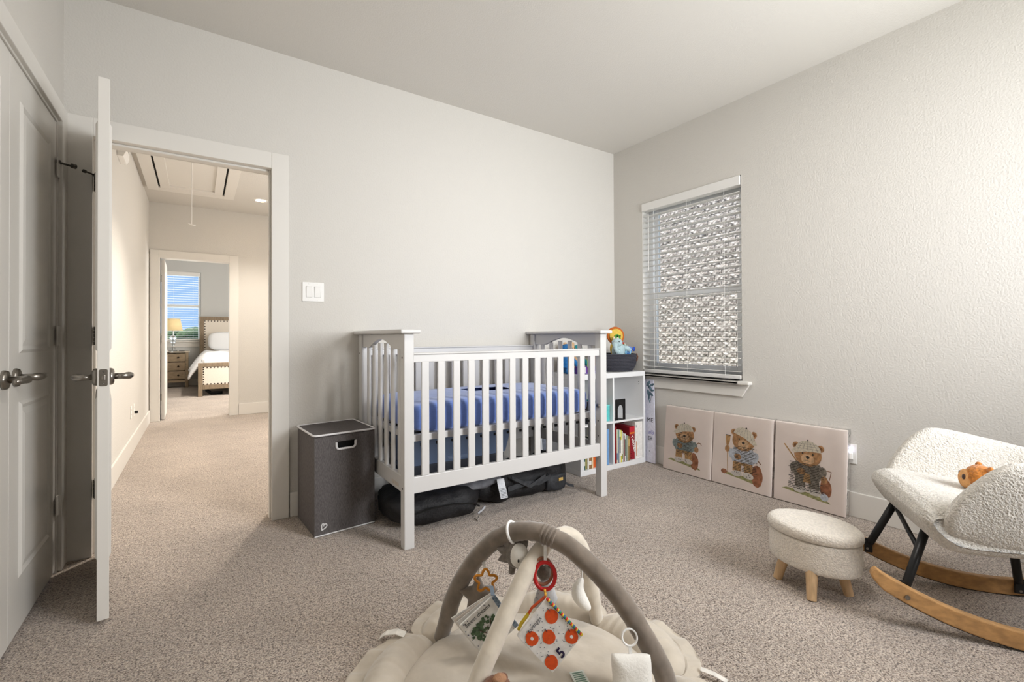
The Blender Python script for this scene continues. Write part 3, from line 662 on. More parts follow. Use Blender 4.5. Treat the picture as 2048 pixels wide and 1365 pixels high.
# ================================================================== THINGS UNDER THE CRIB
def blob(fnR, c, r, ax=None, nu=48, nv=30, p=.7, amp=.02, f=9, seed=0, flat=True):
    mb = MB(); c = Vector(c); X, Y, Z = [Vector(a).normalized() for a in (ax or ((1, 0, 0), (0, 1, 0), (0, 0, 1)))]
    def fn(u, v):
        a = 2*PI*u; b = PI*(v-.5)*.999; q = lambda x: math.copysign(abs(x)**p, x)
        d = V(r[0]*q(math.cos(b))*q(math.cos(a)), r[1]*q(math.cos(b))*q(math.sin(a)), r[2]*q(math.sin(b)))
        k = 1+fnR(d)*0
        w_ = d.normalized()*(amp*mnoise.noise(d*f+V(seed, 0, 0))+amp*.6*(abs(mnoise.noise(d*f*2.2+V(seed, 3, 0)))-.3))
        pnt = c+(d.x+w_.x)*X+(d.y+w_.y)*Y+(d.z+w_.z)*Z
        if flat and pnt.z < .004: pnt.z = .004
        return pnt
    mb.grid(fn, nu, nv, cu=True); return mb
dz = lambda d: 0
b1 = thing('duffel_bag', 'black nylon bag on the carpet under the left end of the crib', 'bag', (-2.02, -.50, 0))
blob(dz, (-2.04, -.44, .095), (.28, .215, .095), ((1, -.12, 0), (.12, 1, 0), (0, 0, 1)), p=.62, amp=.03, f=8, seed=1).build('body', M['bagblack'], b1, smooth=True)
MB().tube([(-2.26, -.655, .10), (-2.12, -.668, .125), (-1.98, -.667, .12), (-1.85, -.655, .09), (-1.785, -.60, .045)], .0045, 6).build('seam', M['void'], b1)
MB().tube([(-1.83, -.66, .03), (-1.80, -.66, .045), (-1.775, -.645, .055)], .006, 6).build('reflective_trim', paint((190, 190, 194)), b1)
MB().tube([(-1.86, -.672, .012), (-1.85, -.69, .004), (-1.835, -.68, .018)], .004, 6).build('zip_pull', M['nickel'], b1)
b2 = thing('backpack', 'black backpack lying under the crib with a white care tag', 'bag', (-1.48, -.45, 0))
blob(dz, (-1.43, -.40, .105), (.33, .175, .10), ((1, .06, 0), (-.06, 1, 0), (0, 0, 1)), p=.66, amp=.04, f=7, seed=5).build('body', M['bagblack'], b2, smooth=True)
blob(dz, (-1.175, -.43, .125), (.13, .14, .12), p=.7, amp=.03, f=8, seed=8).build('top_pocket', M['bagblack'], b2, smooth=True)
blob(dz, (-1.17, -.555, .075), (.085, .035, .055), p=.5, amp=.012, f=14, seed=4).build('side_pocket', M['bagchar'], b2, smooth=True)
blob(dz, (-1.76, -.52, .165), (.17, .08, .032), ((1, .1, 0), (-.1, 1, 0), (0, 0, 1)), p=.8, amp=.02, f=12, seed=14).build('mesh_lining', M['baggrey'], b2, smooth=True)
MB().box(-1.165, -1.130, -.597, -.593, .085, .105).build('yellow_tab', paint((206, 170, 96)), b2)
def ribbon(mb, pts, wv, th=.003):          # flat strap through points, width vector wv
    wv = Vector(wv); n = len(pts)
    for i in range(n-1):
        a, b = Vector(pts[i]), Vector(pts[i+1]); N = (b-a).cross(wv).normalized()*th/2; h = wv/2
        mb.add([a-h-N, a+h-N, a+h+N, a-h+N, b-h-N, b+h-N, b+h+N, b-h+N], [(0, 1, 5, 4), (1, 2, 6, 5), (2, 3, 7, 6), (3, 0, 4, 7), (0, 3, 2, 1), (4, 5, 6, 7)])
    return mb
ribbon(MB(), [(-1.57, -.585, .10), (-1.45, -.60, .12), (-1.34, -.60, .105), (-1.24, -.60, .13)], (0, .004, .03)).build('shoulder_strap', M['bagchar'], b2)
ribbon(MB(), [(-1.55, -.60, .175), (-1.42, -.615, .10), (-1.29, -.61, .145)], (0, .004, .022)).build('shoulder_strap', M['bagchar'], b2)
ribbon(MB(), [(-1.08, -.55, .05), (-1.05, -.57, .030), (-1.02, -.58, .022)], (0, .004, .018)).build('loose_strap', M['bagchar'], b2)
ct = MB(); ribbon(ct, [(-1.640, -.606, .185), (-1.642, -.622, .15), (-1.637, -.632, .11), (-1.628, -.632, .07)], (.05, -.004, 0), .0015).build('care_tag', paint((222, 224, 228)), b2)
mb = MB()
for k in range(7): mb.box(-1.66+.002*k, -1.62+.002*k, -.6355, -.6345, .132-.009*k, .1345-.009*k)
mb.build('care_tag_text', paint((120, 122, 128)), b2)
# slate blue plastic tub behind the bags
tb = thing('storage_tub', 'slate blue plastic storage tub standing under the crib by the wall', 'storage tub', (-1.72, -.135, 0))
mb = MB()
def tubf(u, v):
    P_ = circ(0, 0, 1, 1, 40); a = 2*PI*u; q = lambda x: math.copysign(abs(x)**.35, x); k = .90+.10*min(1, v*1.3)
    return V(-1.72+.44*k*q(math.cos(a)), -.135+.095*k*q(math.sin(a)), .235+.20*v)
mb.grid(tubf, 48, 6, cu=True); mb.grid(lambda u, v: tubf(u, 1)+V(0, 0, .012*v)+(tubf(u, 1)-V(-1.72, -.135, tubf(u, 1).z))*(.02*v), 48, 3, cu=True)
o_ = mb.build('tub', M['binblue'], tb, smooth=True)
mb = MB(); mb.lathe([(0, 0), (.9, .0), (.97, .018), (1, .05)], (-1.72, -.135, .22), 40); 
for i, p_ in enumerate(mb.v): mb.v[i] = V(-1.72+(p_.x+1.72)*.42, -.135+(p_.y+.135)*.09, p_.z)
mb.build('base', M['binblue'], tb, smooth=True)
bx('tub_stand', paint((70, 72, 80)), tb, -2.08, -1.36, -.222, -.045, 0, .235, .01)
top('storage_lid_board', MB().box(-2.10, -1.30, -.022, -.014, .02, .49), M['binblue'], 'pale blue flat board standing on edge behind the tub under the crib', 'board', bevel=.004)
fr = thing('picture_frame', 'white framed dark picture leaning behind the right end of the crib', 'picture frame', (-.70, -.075, 0))
mb = MB(); x0, x1, za, zb = -.905, -.808, .004, .56
T = Matrix.Translation((0, -.075, 0)) @ Matrix.Rotation(math.radians(-4), 4, 'X')
MB(T=T).box(x0, x0+.012, 0, .012, za, zb).box(x1-.012, x1, 0, .012, za, zb).box(x0+.012, x1-.012, 0, .012, za, za+.012).box(x0+.012, x1-.012, 0, .012, zb-.012, zb).build('frame', M['shelfwhite'], fr, bevel=.002)
MB(T=T).box(x0+.012, x1-.012, .004, .010, za+.012, zb-.012).build('picture', paint((112, 116, 126), .4, var=.3, vscale=30), fr)

# ================================================================== BOOKCASE AND WHAT IS ON IT
S_ = M['shelfwhite']; bc = thing('bookcase', 'low white cube bookcase with four open cells in the corner', 'bookcase', (-.43, -.21, 0))
X0, X1, Y0, Y1, ZT = -.795, -.065, -.405, -.016, .767
bx('top_board', S_, bc, X0, X1, Y0, Y1, ZT-.040, ZT, .003); bx('base_board', S_, bc, X0, X1, Y0, Y1, 0, .040, .003)
bx('side_panel', S_, bc, X0, X0+.038, Y0, Y1, .040, ZT-.040, .002); bx('side_panel', S_, bc, X1-.022, X1, Y0, Y1, .040, ZT-.040, .002)
bx('divider', S_, bc, -.447, -.431, Y0, Y1, .040, ZT-.040, .002)
bx('shelf', S_, bc, X0+.038, -.447, Y0, Y1, .366, .383, .002); bx('shelf', S_, bc, -.431, X1-.022, Y0, Y1, .366, .383, .002)
bx('back_panel', S_, bc, X0+.038, X1-.022, Y1-.012, Y1-.004, .040, ZT-.040, 0)
for z in (.675, .655): MB().lathe([(0, 0), (.0035, 0), (.003, .0008), (0, .0008)], (X1-.0222, Y0+.05, z), 8, (-1, 0, 0)).build('peg_hole', M['void'], bc)
PG = mat('book_pages', (232, 224, 206), .9, (400, .3, .001), var=.05, vscale=200, stretch=(4, 1, 1))
def book(x0, x1, ya, z0, h, d, rgb, label, group, lean=0., band=None, name='book', cat='book'):
    t = thing(name, label, cat, ((x0+x1)/2, ya, z0), group); m = paint(rgb, .55)
    T = Matrix.Translation(((x0+x1)/2, ya, z0)) @ Matrix.Rotation(lean, 4, 'Y'); wd = (x1-x0)/2; c = min(.002, wd*.3)
    MB(T=T).box(-wd, wd, 0, c, 0, h).box(-wd, -wd+c, c, d, 0, h).box(wd-c, wd, c, d, 0, h).build('cover', m, t, bevel=.0008, bseg=1)
    MB(T=T).box(-wd+c, wd-c, c, d-.003, .003, h-.003).build('pages', PG, t)
    if band: MB(T=T).box(-wd*.8, wd*.8, -.0008, 0, h*band[1], h*band[2]).build('spine_label', paint(band[0]), t)
    return t
G = 'books in the lower right cell of the bookcase'
rb = [(.024, .300, (132, 30, 36), 'tall dark red book at the left end of the lower right cell', None),
 (.012, .275, (230, 222, 196), 'tall cream book right of the dark red book', ((120, 140, 160), .1, .3)),
 (.016, .272, (118, 138, 160), 'grey blue book right of the tall cream book', ((90, 160, 120), .75, .95)),
 (.014, .268, (236, 234, 226), 'white book between the grey blue and yellow books', ((60, 60, 70), .3, .8)),
 (.014, .265, (208, 206, 60), 'yellow green book near the middle of the lower right cell', ((240, 240, 230), .2, .7)),
 (.015, .255, (238, 234, 222), 'ivory book right of the yellow green book', ((150, 150, 90), .1, .25)),
 (.010, .240, (206, 198, 186), 'thin beige book right of the ivory book', None),
 (.009, .215, (124, 26, 46), 'thin wine red book in the lower right cell', None),
 (.014, .228, (226, 228, 228), 'pale grey book right of the thin wine red book', ((110, 120, 110), .2, .8)),
 (.013, .215, (150, 164, 150), 'sage green book left of the tan books', None),
 (.012, .200, (190, 166, 120), 'short tan book left of the brown book', None),
 (.022, .202, (140, 108, 66), 'short brown book leaning on the red game box', ((200, 170, 110), .6, .9))]
x = -.428
for k, (wd, h, rgb, lb, band) in enumerate(rb):
    book(x, x+wd, Y0+.002+.003*(k % 3), .041, h*.98, .20, rgb, lb, G, band=band); x += wd+.0008
gx = thing('game_box', 'dark red dice game box standing on end in the bookcase', 'game box', (x+.034, Y0+.02, .041))
RED = paint((150, 28, 40), .45); ga, gb2 = x+.004, x+.066
bx('box', RED, gx, ga, gb2, Y0+.018, Y0+.30, .041, .312, .003)
bx('orange_band', paint((226, 120, 44), .5), gx, ga+.001, gb2-.001, Y0+.0172, Y0+.018, .252, .266, 0)
bx('top_band', paint((196, 40, 56), .5), gx, ga+.001, gb2-.001, Y0+.0174, Y0+.018, .268, .310, 0)
text('Yahtzee', .045, (ga+.014, Y0+.0172, .238), (.30, 0, -1), (1, 0, .30), paint((250, 246, 240)), gx, bold=.0006)
mb = MB()
for q in range(4): mb.box(ga+.012+.010*(q % 2), ga+.020+.010*(q % 2), Y0+.0170, Y0+.018, .055+.016*q, .063+.016*q)
mb.build('dice_print', paint((60, 16, 22)), gx)
wb = thing('white_box_game', 'slim white box with an orange stripe at the right end of the cell', 'game box', (gb2+.016, Y0+.02, .041), None)
bx('box', paint((238, 234, 228)), wb, gb2+.002, X1-.024, Y0+.012, Y0+.28, .041, .345, .002); bx('stripe', paint((206, 130, 70)), wb, gb2+.010, gb2+.017, Y0+.0112, Y0+.012, .065, .185, 0)
text('B', .03, (gb2+.006, Y0+.0115, .300), (1, 0, 0), (0, 0, 1), paint((120, 120, 130)), wb)
sx0 = thing('flat_game_box', 'dark patterned flat box lying across the tops of the books', 'game box', (-.31, -.22, .336)); bx('box', paint((70, 34, 34), .5, var=.5), sx0, -.428, ga-.006, Y0+.07, Y0+.36, .337, .362, .002)
be = thing('bookend', 'black metal bookend with an arched cut-out in the upper right cell', 'bookend', (-.35, -.33, .383))
A_ = [(-.416, .384), (-.416, .545), (-.412, .552), (-.304, .552), (-.300, .545), (-.300, .384), (-.329, .384), (-.329, .465)]
A_ += [(-.358+.029*math.cos(a), .465+.040*math.sin(a)) for a in [PI*i/10 for i in range(1, 10)]]+[(-.387, .465), (-.387, .384)]
mb = MB(); mb.prism(A_, .0025, lambda a, b, h: (a, -.400+h, b)); mb.build('upright', M['black'], be)
bx('base_plate', M['black'], be, -.404, -.294, -.3975, -.32, .383, .3855, .001)
G = 'books in the lower left cell of the bookcase'
lb_ = [(.020, .205, (40, 96, 110), 'short teal book at the left end of the lower left cell'), (.022, .20, (150, 146, 84), 'short olive book in the lower left cell'), (.016, .205, (236, 232, 220), 'short white book in the lower left cell'),
 (.030, .195, (150, 112, 72), 'short brown book in the lower left cell'), (.012, .20, (236, 214, 170), 'thin sand coloured book in the lower left cell'), (.028, .205, (214, 96, 36), 'short orange book in the lower left cell'),
 (.020, .20, (34, 84, 66), 'short dark green book in the lower left cell'), (.020, .195, (70, 130, 90), 'short mid green book in the lower left cell'), (.040, .21, (40, 56, 50), 'wide blackish green book in the lower left cell'),
 (.016, .29, (226, 220, 170), 'tall pale yellow book left of the teal spine'), (.020, .285, (24, 92, 122), 'tall deep teal book beside the light blue book'), (.026, .280, (120, 164, 214), 'tall light blue book against the centre divider')]
x = -.755
for k, (wd, h, rgb, lab) in enumerate(lb_):
    book(x, x+wd, Y0+.014+.004*(k % 2), .041, h, .18, rgb, lab, G, band=((235, 232, 224), .15, .3) if k % 3 == 0 else None); x += wd+.001
G = 'books in the upper left cell of the bookcase'
x = -.70
for k, (wd, h, rgb, lab) in enumerate([(.02, .17, (60, 60, 66), 'charcoal book in the upper left cell'), (.022, .16, (236, 236, 236), 'white book in the upper left cell'), (.026, .165, (40, 70, 170), 'royal blue book in the upper left cell'), (.022, .15, (36, 110, 180), 'mid blue book in the upper left cell'), (.03, .17, (30, 140, 140), 'green blue book in the upper left cell')]):
    book(x, x+wd, Y0+.02, .384, h, .18, rgb, lab, G); x += wd+.0012
tbx = thing('teal_box', 'small turquoise box beside the divider in the upper left cell', 'box', (-.475, -.33, .383))
bx('box', paint((96, 200, 200), .5), tbx, -.50, -.452, Y0+.03, Y0+.16, .384, .500, .003); bx('lid', paint((120, 214, 212), .5), tbx, -.502, -.450, Y0+.028, Y0+.162, .500, .512, .003)

# rope basket
bk_ = thing('rope_basket', 'round charcoal coiled rope basket of soft toys on the bookcase', 'basket', (-.235, -.215, ZT))
mb = MB(); n = 12
for k in range(n):
    u = (k+.5)/n; r = .152+.034*min(1, math.sin(min(1, u*1.8)*PI/2)); z = ZT+.004+.142*u
    mb.tube([(-.235+r*math.cos(a), -.215+r*.95*math.sin(a), z) for a in [2*PI*i/44 for i in range(44)]], .0066, 6, closed=True)
mb.build('coils', M['rope'], bk_, smooth=True)
MB().lathe([(0, .008), (.148, .010), (.178, .07), (.180, .12)], (-.235, -.215, ZT), 36, sy=.95).build('lining', M['rope'], bk_, smooth=True)
hm = MB(); hm.tube([(-.049, -.28, ZT+.135), (-.035, -.29, ZT+.140), (-.030, -.295, ZT+.115), (-.036, -.293, ZT+.085), (-.048, -.285, ZT+.075)], .007, 8); hm.build('handle', paint((110, 70, 48)), bk_, smooth=True)

def fuzz(mb, name, m, par, s=.004, sc=.012): return mb.build(name, m, par, smooth=True, disp=('CLOUDS', sc, s))
def eyes(par, pts, r=.004):
    for p_ in pts: MB().ell(p_, (r, r, r), nu=8, nv=6).build('eye', M['black'], par, smooth=True)
# lion plush, pale blue elephant-like plush, blue toy, small ladybird-green toy
ln = thing('plush_lion', 'plush with a round orange and yellow mane at the top of the basket', 'soft toy', (-.235, -.235, .91), 'soft toys in the rope basket')
fuzz(MB().lathe([(0, .0), (.050, .004), (.073, .012), (.078, .022), (.072, .032), (.05, .03), (0, .03)], (-.225, -.215, 1.062), 28, (-.42, -.85, .1)), 'mane', paint((196, 104, 40), .9), ln, .006)
fuzz(MB().lathe([(0, .028), (.050, .030), (.060, .036), (.055, .044), (0, .046)], (-.225, -.215, 1.062), 24, (-.42, -.85, .1)), 'inner_mane', paint((226, 190, 84), .9), ln, .004)
fuzz(MB().ell((-.238, -.258, 1.046), (.034, .022, .032)), 'face', paint((80, 150, 64), .9, var=.5), ln, .003)
fuzz(MB().ell((-.235, -.235, .955), (.05, .045, .07)), 'body', paint((226, 190, 84), .9), ln, .003)
eyes(ln, [(-.256, -.279, 1.06), (-.228, -.282, 1.062)], .006)
el = thing('plush_elephant', 'pale blue plush animal with raised snout leaning in the basket', 'soft toy', (-.28, -.28, .90), 'soft toys in the rope basket'); PB_ = mat('pale_blue_plush', (182, 206, 210), .95, (130, .6, .004), var=.08, vscale=90, sheen=.3)
fuzz(MB().ell((-.255, -.285, .935), (.060, .05, .075)), 'body', PB_, el)
fuzz(MB().ell((-.280, -.295, 1.005), (.048, .042, .040)), 'head', PB_, el)
fuzz(MB().tube([(-.315, -.31, 1.000), (-.335, -.325, .985), (-.342, -.335, .955), (-.330, -.345, .925)], [.026, .021, .018, .015], 10), 'trunk', PB_, el)
for q in ((-.250, -.275, 1.040), (-.290, -.270, 1.044)): fuzz(MB().ell(q, (.012, .008, .014)), 'horn', paint((236, 214, 180), .9), el, .001)
fuzz(MB().tube([(-.215, -.30, .960), (-.185, -.315, .958), (-.160, -.325, .940)], [.026, .024, .02], 10), 'arm', PB_, el)
fuzz(MB().tube([(-.30, -.32, .935), (-.325, -.345, .925)], [.025, .022], 10), 'arm', PB_, el)
eyes(el, [(-.296, -.333, 1.015)], .005)
bt = thing('plush_blue_toy', 'bright blue soft toy with round blue wheels at the basket rim', 'soft toy', (-.15, -.31, .90), 'soft toys in the rope basket')
fuzz(MB().ell((-.145, -.300, .945), (.034, .028, .030)), 'body', paint((110, 150, 226), .9), bt, .002)
MB().lathe([(.0, 0), (.020, 0), (.022, .006), (.018, .012), (0, .012)], (-.178, -.318, .925), 20, (-.5, -.85, 0)).build('wheel', paint((34, 92, 200), .6), bt, smooth=True)
MB().lathe([(.0, 0), (.018, 0), (.020, .006), (.016, .012), (0, .012)], (-.118, -.325, .952), 20, (.4, -.9, 0)).build('wheel', paint((40, 80, 190), .6), bt, smooth=True)
MB().lathe([(.020, .0), (.026, .002), (.026, .010), (.020, .012)], (-.178, -.318, .925), 20, (-.5, -.85, 0)).build('tyre', paint((150, 210, 236), .7), bt, smooth=True)
gt = thing('plush_green_toy', 'small green toy with a red cap behind the blue toy', 'soft toy', (-.185, -.25, .93), 'soft toys in the rope basket')
fuzz(MB().ell((-.186, -.262, .975), (.030, .026, .028)), 'body', paint((96, 150, 96), .9), gt, .002)
fuzz(MB().ell((-.190, -.266, 1.000), (.022, .020, .011)), 'cap', paint((196, 52, 40), .9), gt, .001)
fuzz(MB().ell((-.165, -.268, .985), (.012, .012, .016)), 'ear', paint((226, 226, 214), .9), gt, .001)
# toys left of the basket, seen between the crib slats
def plush(name, label, c, s, m, group, m2=None, ears=True, turn=0.):
    t = thing(name, label, 'soft toy', (c[0], c[1], c[2]), group); x, y, z = c; ca, sa = math.cos(turn), math.sin(turn); Q = lambda a, b, h: V(x+(a*ca-b*sa)*s, y+(a*sa+b*ca)*s, z+h*s)
    fuzz(MB().ell(Q(0, 0, .42), (.30*s, .26*s, .40*s)), 'body', m, t, .003); fuzz(MB().ell(Q(0, -.03, 1.02), (.30*s, .27*s, .28*s)), 'head', m, t, .003)
    fuzz(MB().ell(Q(0, -.27, .95), (.14*s, .10*s, .11*s)), 'muzzle', m2 or m, t, .001); eyes(t, [Q(-.11, -.26, 1.10), Q(.11, -.26, 1.10)], .035*s); MB().ell(Q(0, -.37, .99), (.045*s, .03*s, .035*s), nu=8, nv=6).build('nose', M['black'], t, smooth=True)
    for k in (-1, 1):
        if ears: fuzz(MB().ell(Q(.22*k, 0, 1.26), (.11*s, .06*s, .11*s)), 'ear', m, t, .001)
        fuzz(MB().tube([Q(.24*k, -.05, .66), Q(.40*k, -.16, .46), Q(.42*k, -.26, .30)], [.11*s, .11*s, .09*s], 10), 'arm', m, t, .002)
        fuzz(MB().tube([Q(.16*k, -.12, .14), Q(.24*k, -.36, .11), Q(.26*k, -.50, .14)], [.13*s, .12*s, .12*s], 10), 'leg', m, t, .002)
    return t
G = 'soft toys standing on the left half of the bookcase'
plush('plush_bear', 'brown plush bear sitting beside the basket on the bookcase', (-.52, -.27, ZT), .105, mat('brown_plush', (160, 112, 74), .95, (130, .6, .004), var=.12, vscale=90), G)
plush('plush_bear', 'tall tan plush bear behind the toys seen through the crib arch', (-.650, -.11, ZT), .18, mat('tan_plush', (206, 170, 130), .95, (130, .6, .004), var=.1, vscale=90), G)
plush('plush_dolphin', 'deep blue and white plush at the left end of the bookcase', (-.750, -.19, ZT), .18, mat('ocean_plush', (40, 104, 160), .95, (130, .6, .004), var=.2, vscale=60), G, paint((236, 238, 240)), False)
plush('plush_turtle', 'teal plush toy behind the brown bear on the bookcase', (-.545, -.09, ZT), .17, mat('teal_plush', (40, 140, 150), .95, (130, .6, .004), var=.2, vscale=60), G, None, False)
pb = thing('toy_box', 'purple cardboard toy box with coloured pictures on the bookcase', 'toy box', (-.66, -.33, ZT))
bx('box', paint((92, 60, 140), .5), pb, -.755, -.565, -.345, -.30, ZT, ZT+.06, .002); bx('lid', paint((176, 160, 226), .5), pb, -.60, -.50, -.352, -.30, ZT, ZT+.022, .002)
for x, z, w_, h_, c_ in ((-.70, .79, .03, .05, (200, 196, 200)), (-.655, .80, .02, .05, (190, 60, 52)), (-.635, .795, .022, .06, (232, 196, 170)), (-.66, .84, .018, .06, (150, 190, 110)), (-.632, .85, .012, .07, (50, 110, 170)), (-.72, .785, .02, .03, (150, 70, 50))):
    bx('figure', paint(c_, .6), pb, x-w_/2, x+w_/2, -.352, -.345, z-.018, z+h_-.018, .003)

# ================================================================== SIGN BOARD AND CANVASES
def leaner(ya, yb, xb, xt, hgt, th):
    L_ = math.hypot(xt-xb, hgt); Z = V(xt-xb, 0, hgt).normalized(); N = V(-Z.z, 0, Z.x)     # N points into the room
    return lambda a, b, h: V(xb, ya, .004)+V(0, -1, 0)*a+Z*b+N*h
sg = thing('sign_board', 'tall white sign board with grey leaves beside the bookcase', 'sign', (-.06, -.33, 0))
SP = leaner(-.18, -.47, -.052, -.022, .690, .012); Wd, Hg = .295, .691
mb = MB(); mb.prism([(0, 0), (Wd+.020, 0), (Wd-.018, Hg), (0, Hg)], .012, lambda a, b, h: SP(a, b, h-.012)); mb.build('board', paint((226, 226, 240), .5), sg, bevel=.001)
DK = paint((58, 60, 72)); VI = paint((150, 150, 206))
sx_ = SP(1, 0, 0)-SP(0, 0, 0); sy_ = SP(0, 1, 0)-SP(0, 0, 0)
text('ME', .052, SP(.252, .335, .001), sx_, sy_, DK, sg, align='CENTER'); text('ER', .046, SP(.258, .185, .001), sx_, sy_, DK, sg, align='CENTER')
text('alls', .05, SP(.262, .236, .001), sx_, sy_, VI, sg, align='CENTER', shear=.35); text('s', .03, SP(.250, .085, .001), sx_, sy_, DK, sg)
mb = MB()
for a, b, r, ro, w_ in ((.225, .655, .03, .9, 0), (.245, .62, .03, 2.3, 0), (.265, .648, .024, .4, 0), (.23, .575, .032, 1.9, 0), (.255, .57, .028, 2.6, 0), (.27, .60, .02, .2, 0), (.235, .535, .02, 1.5, 0), (.245, .505, .014, 2.0, 0)):
    mb.prism(circ(a, b, r, r*.42, 12, rot=ro), .0012, SP)
mb.build('leaves', paint((98, 122, 136), .7, var=.5, vscale=40), sg)
mb = MB(); mb.tube([SP(.205, .68, .001), SP(.235, .62, .001), SP(.262, .56, .001), SP(.25, .50, .001)], .0012, 5); mb.build('stems', DK, sg)

BR_, BD, CAPC, LNC = paint((188, 144, 102), .8, var=.3, vscale=50), paint((140, 98, 66), .8, var=.3, vscale=50), paint((226, 218, 200), .8, var=.12, vscale=80), paint((70, 64, 58), .8)
SHO, GRS, BAG, TAN, GRN, CHK = paint((226, 220, 212), .8, var=.1), paint((168, 166, 116), .8, var=.35, vscale=70), paint((166, 112, 82), .8, var=.3, vscale=40), paint((196, 156, 108), .8, var=.25, vscale=60), paint((146, 158, 156), .8, var=.3, vscale=60), paint((142, 134, 122), .8, var=.3, vscale=60)
MUZ, SKY = paint((222, 186, 146), .8, var=.2), paint((206, 212, 220), .8, var=.2)
def bearprint(par, P, kind, W, Hh):
    """a watercolour style bear drawn flat on the canvas: unit coordinates 0..1 in both directions"""
    mats = [BR_, BD, CAPC, LNC, SHO, GRS, BAG, TAN, GRN, CHK, MUZ, SKY]; mb = MB(); lay = [.0006]
    ka, da, kb = {0: (1.12, -.06, .90), 1: (1.08, 0, .97), 2: (1.10, -.05, .94)}[kind]
    def tf(a, b): return (.5+da+(a-.5)*ka)*W, (.125+(b-.16)*kb)*Hh
    def sh(poly, mi):
        mb.mi = mi; z = lay[0]; lay[0] += .00004; n = len(poly)
        mb.add([P(*tf(a, b), z) for a, b in poly], [tuple(range(n))])
    def stroke(pts, w_, mi):
        for (a, b), (c, d) in zip(pts[:-1], pts[1:]):
            dx, dy = (c-a)*W, (d-b)*Hh; l = math.hypot(dx, dy) or 1; nx, ny = -dy/l*w_/2, dx/l*w_/2
            sh([(a+nx, b+ny), (c+nx, d+ny), (c-nx, d-ny), (a-nx, b-ny)], mi)
    def blobp(cx, cy, rx, ry, rot=0, jit=.05):
        return [(cx+(x-cx)*(1+random.uniform(-jit, jit)), cy+(y-cy)*(1+random.uniform(-jit, jit))) for x, y in circ(cx, cy, rx, ry, 22, rot=rot)]
    cx = {0: .50, 1: .53, 2: .53}[kind]; top_, shirt, pants = {0: (.70, 8, 7), 1: (.73, 11, 7), 2: (.72, 9, 9)}[kind]
    sh([(.20, .20), (.35, .185), (.5, .17), (.68, .145), (.82, .135), (.80, .155), (.72, .19), (.55, .215), (.38, .225), (.26, .225)], 5)
    if kind == 0: sh(blobp(.70, .26, .075, .14, .15), 6); stroke([(.74, .48), (.735, .55), (.76, .58), (.80, .575), (.815, .545)], .012, 1)
    if kind == 1: sh(blobp(.75, .26, .085, .15, .05), 6); stroke([(.30, .20), (.275, .62)], .010, 7); sh([(.245, .76), (.325, .76), (.315, .66), (.29, .60), (.265, .60), (.25, .66)], 7); stroke([(.245, .755), (.325, .755)], .012, 3); sh(blobp(.24, .225, .05, .035), 6); stroke([(.66, .40), (.68, .47), (.76, .47), (.80, .43)], .013, 1)
    if kind == 2: sh(blobp(.76, .32, .07, .12, .05), 6); stroke([(.70, .45), (.71, .55), (.82, .54), (.80, .43)], .008, 1); stroke([(.22, .80), (.42, .56)], .017, 7); sh(blobp(.745, .205, .05, .047), 11)
    for k in (-1, 1):                                           # legs and shoes
        sh([(cx+k*.015, .40), (cx+k*.15, .40), (cx+k*.155, .27), (cx+k*.03, .255)], pants)
        sh(blobp(cx+k*.09, .235, .085, .042, -.1*k), 4); stroke([(cx+k*.03, .262), (cx+k*.13, .262)], .006, 4)
        for q in range(5): sh(circ(cx+k*.09+random.uniform(-.05, .05), .235+random.uniform(-.018, .018), .006, n=6), 3)
    sh([(cx-.155, .43), (cx+.155, .43), (cx+.15, .36), (cx-.15, .36)], pants)
    sh([(cx-.15, .60), (cx+.15, .60), (cx+.19, .52), (cx+.165, .40), (cx-.165, .40), (cx-.19, .52)], shirt)
    sh(blobp(cx-.17, .50, .055, .075, .3), shirt); sh(blobp(cx+.18, .50, .055, .08, -.3), shirt)
    sh(blobp(cx-.08, .475, .055, .04), 0); sh(blobp({0: .73, 1: .28, 2: .74}[kind], {0: .46, 1: .56, 2: .42}[kind], .04, .048), 0)
    if kind == 2: sh([(cx-.04, .46), (cx+.03, .46), (cx+.05, .34), (cx-.05, .34)], 7)
    for k in (-1, 1): sh(blobp(cx+k*.155, top_+.085, .045, .045), 0); sh(blobp(cx+k*.155, top_+.085, .025, .025), 1)
    sh(blobp(cx, top_-.02, .175, .145, 0, .02), 0); sh(blobp(cx, top_-.075, .085, .065), 10)
    sh(circ(cx, top_-.05, .024, .018), 3); stroke([(cx, top_-.068), (cx, top_-.09)], .003, 3); stroke([(cx-.03, top_-.098), (cx, top_-.09), (cx+.03, top_-.098)], .003, 3)
    for k in (-1, 1): sh(circ(cx+k*.065, top_-.005, .012, n=10), 3)
    tl = {0: .10, 1: -.28, 2: .02}[kind]; R_ = lambda a, b: (cx+(a*math.cos(tl)-b*math.sin(tl)), top_+.03+(a*math.sin(tl)+b*math.cos(tl)))
    sh([R_(.165*math.cos(PI*i/14), .135*math.sin(PI*i/14)) for i in range(15)], 2)
    sg_ = 1 if kind == 1 else -1
    sh([R_(sg_*-.10, .03), R_(sg_*.17, .03), R_(sg_*.22, -.02), R_(sg_*.17, -.045), R_(sg_*.02, -.005), R_(sg_*-.10, 0)], 2)
    for q in (-.10, -.05, 0, .05, .10): stroke([R_(q*1.25, .01), R_(q*.6, .12)], .0022, 3)
    if kind == 2:
        for q in (.03, .06, .09): stroke([R_(-.14+q*.3, q), R_(.14-q*.3, q)], .002, 3)
    sh(circ(*R_(0, .138), .012, n=8), 3)
    for k in (-.06, .06): stroke([(cx+k*.5, .58), (cx+k, .54)], .004, 3)
    if kind != 1:
        for q in (.43, .47, .51, .55): stroke([(cx-.17, q), (cx+.17, q)], .0018, 3)
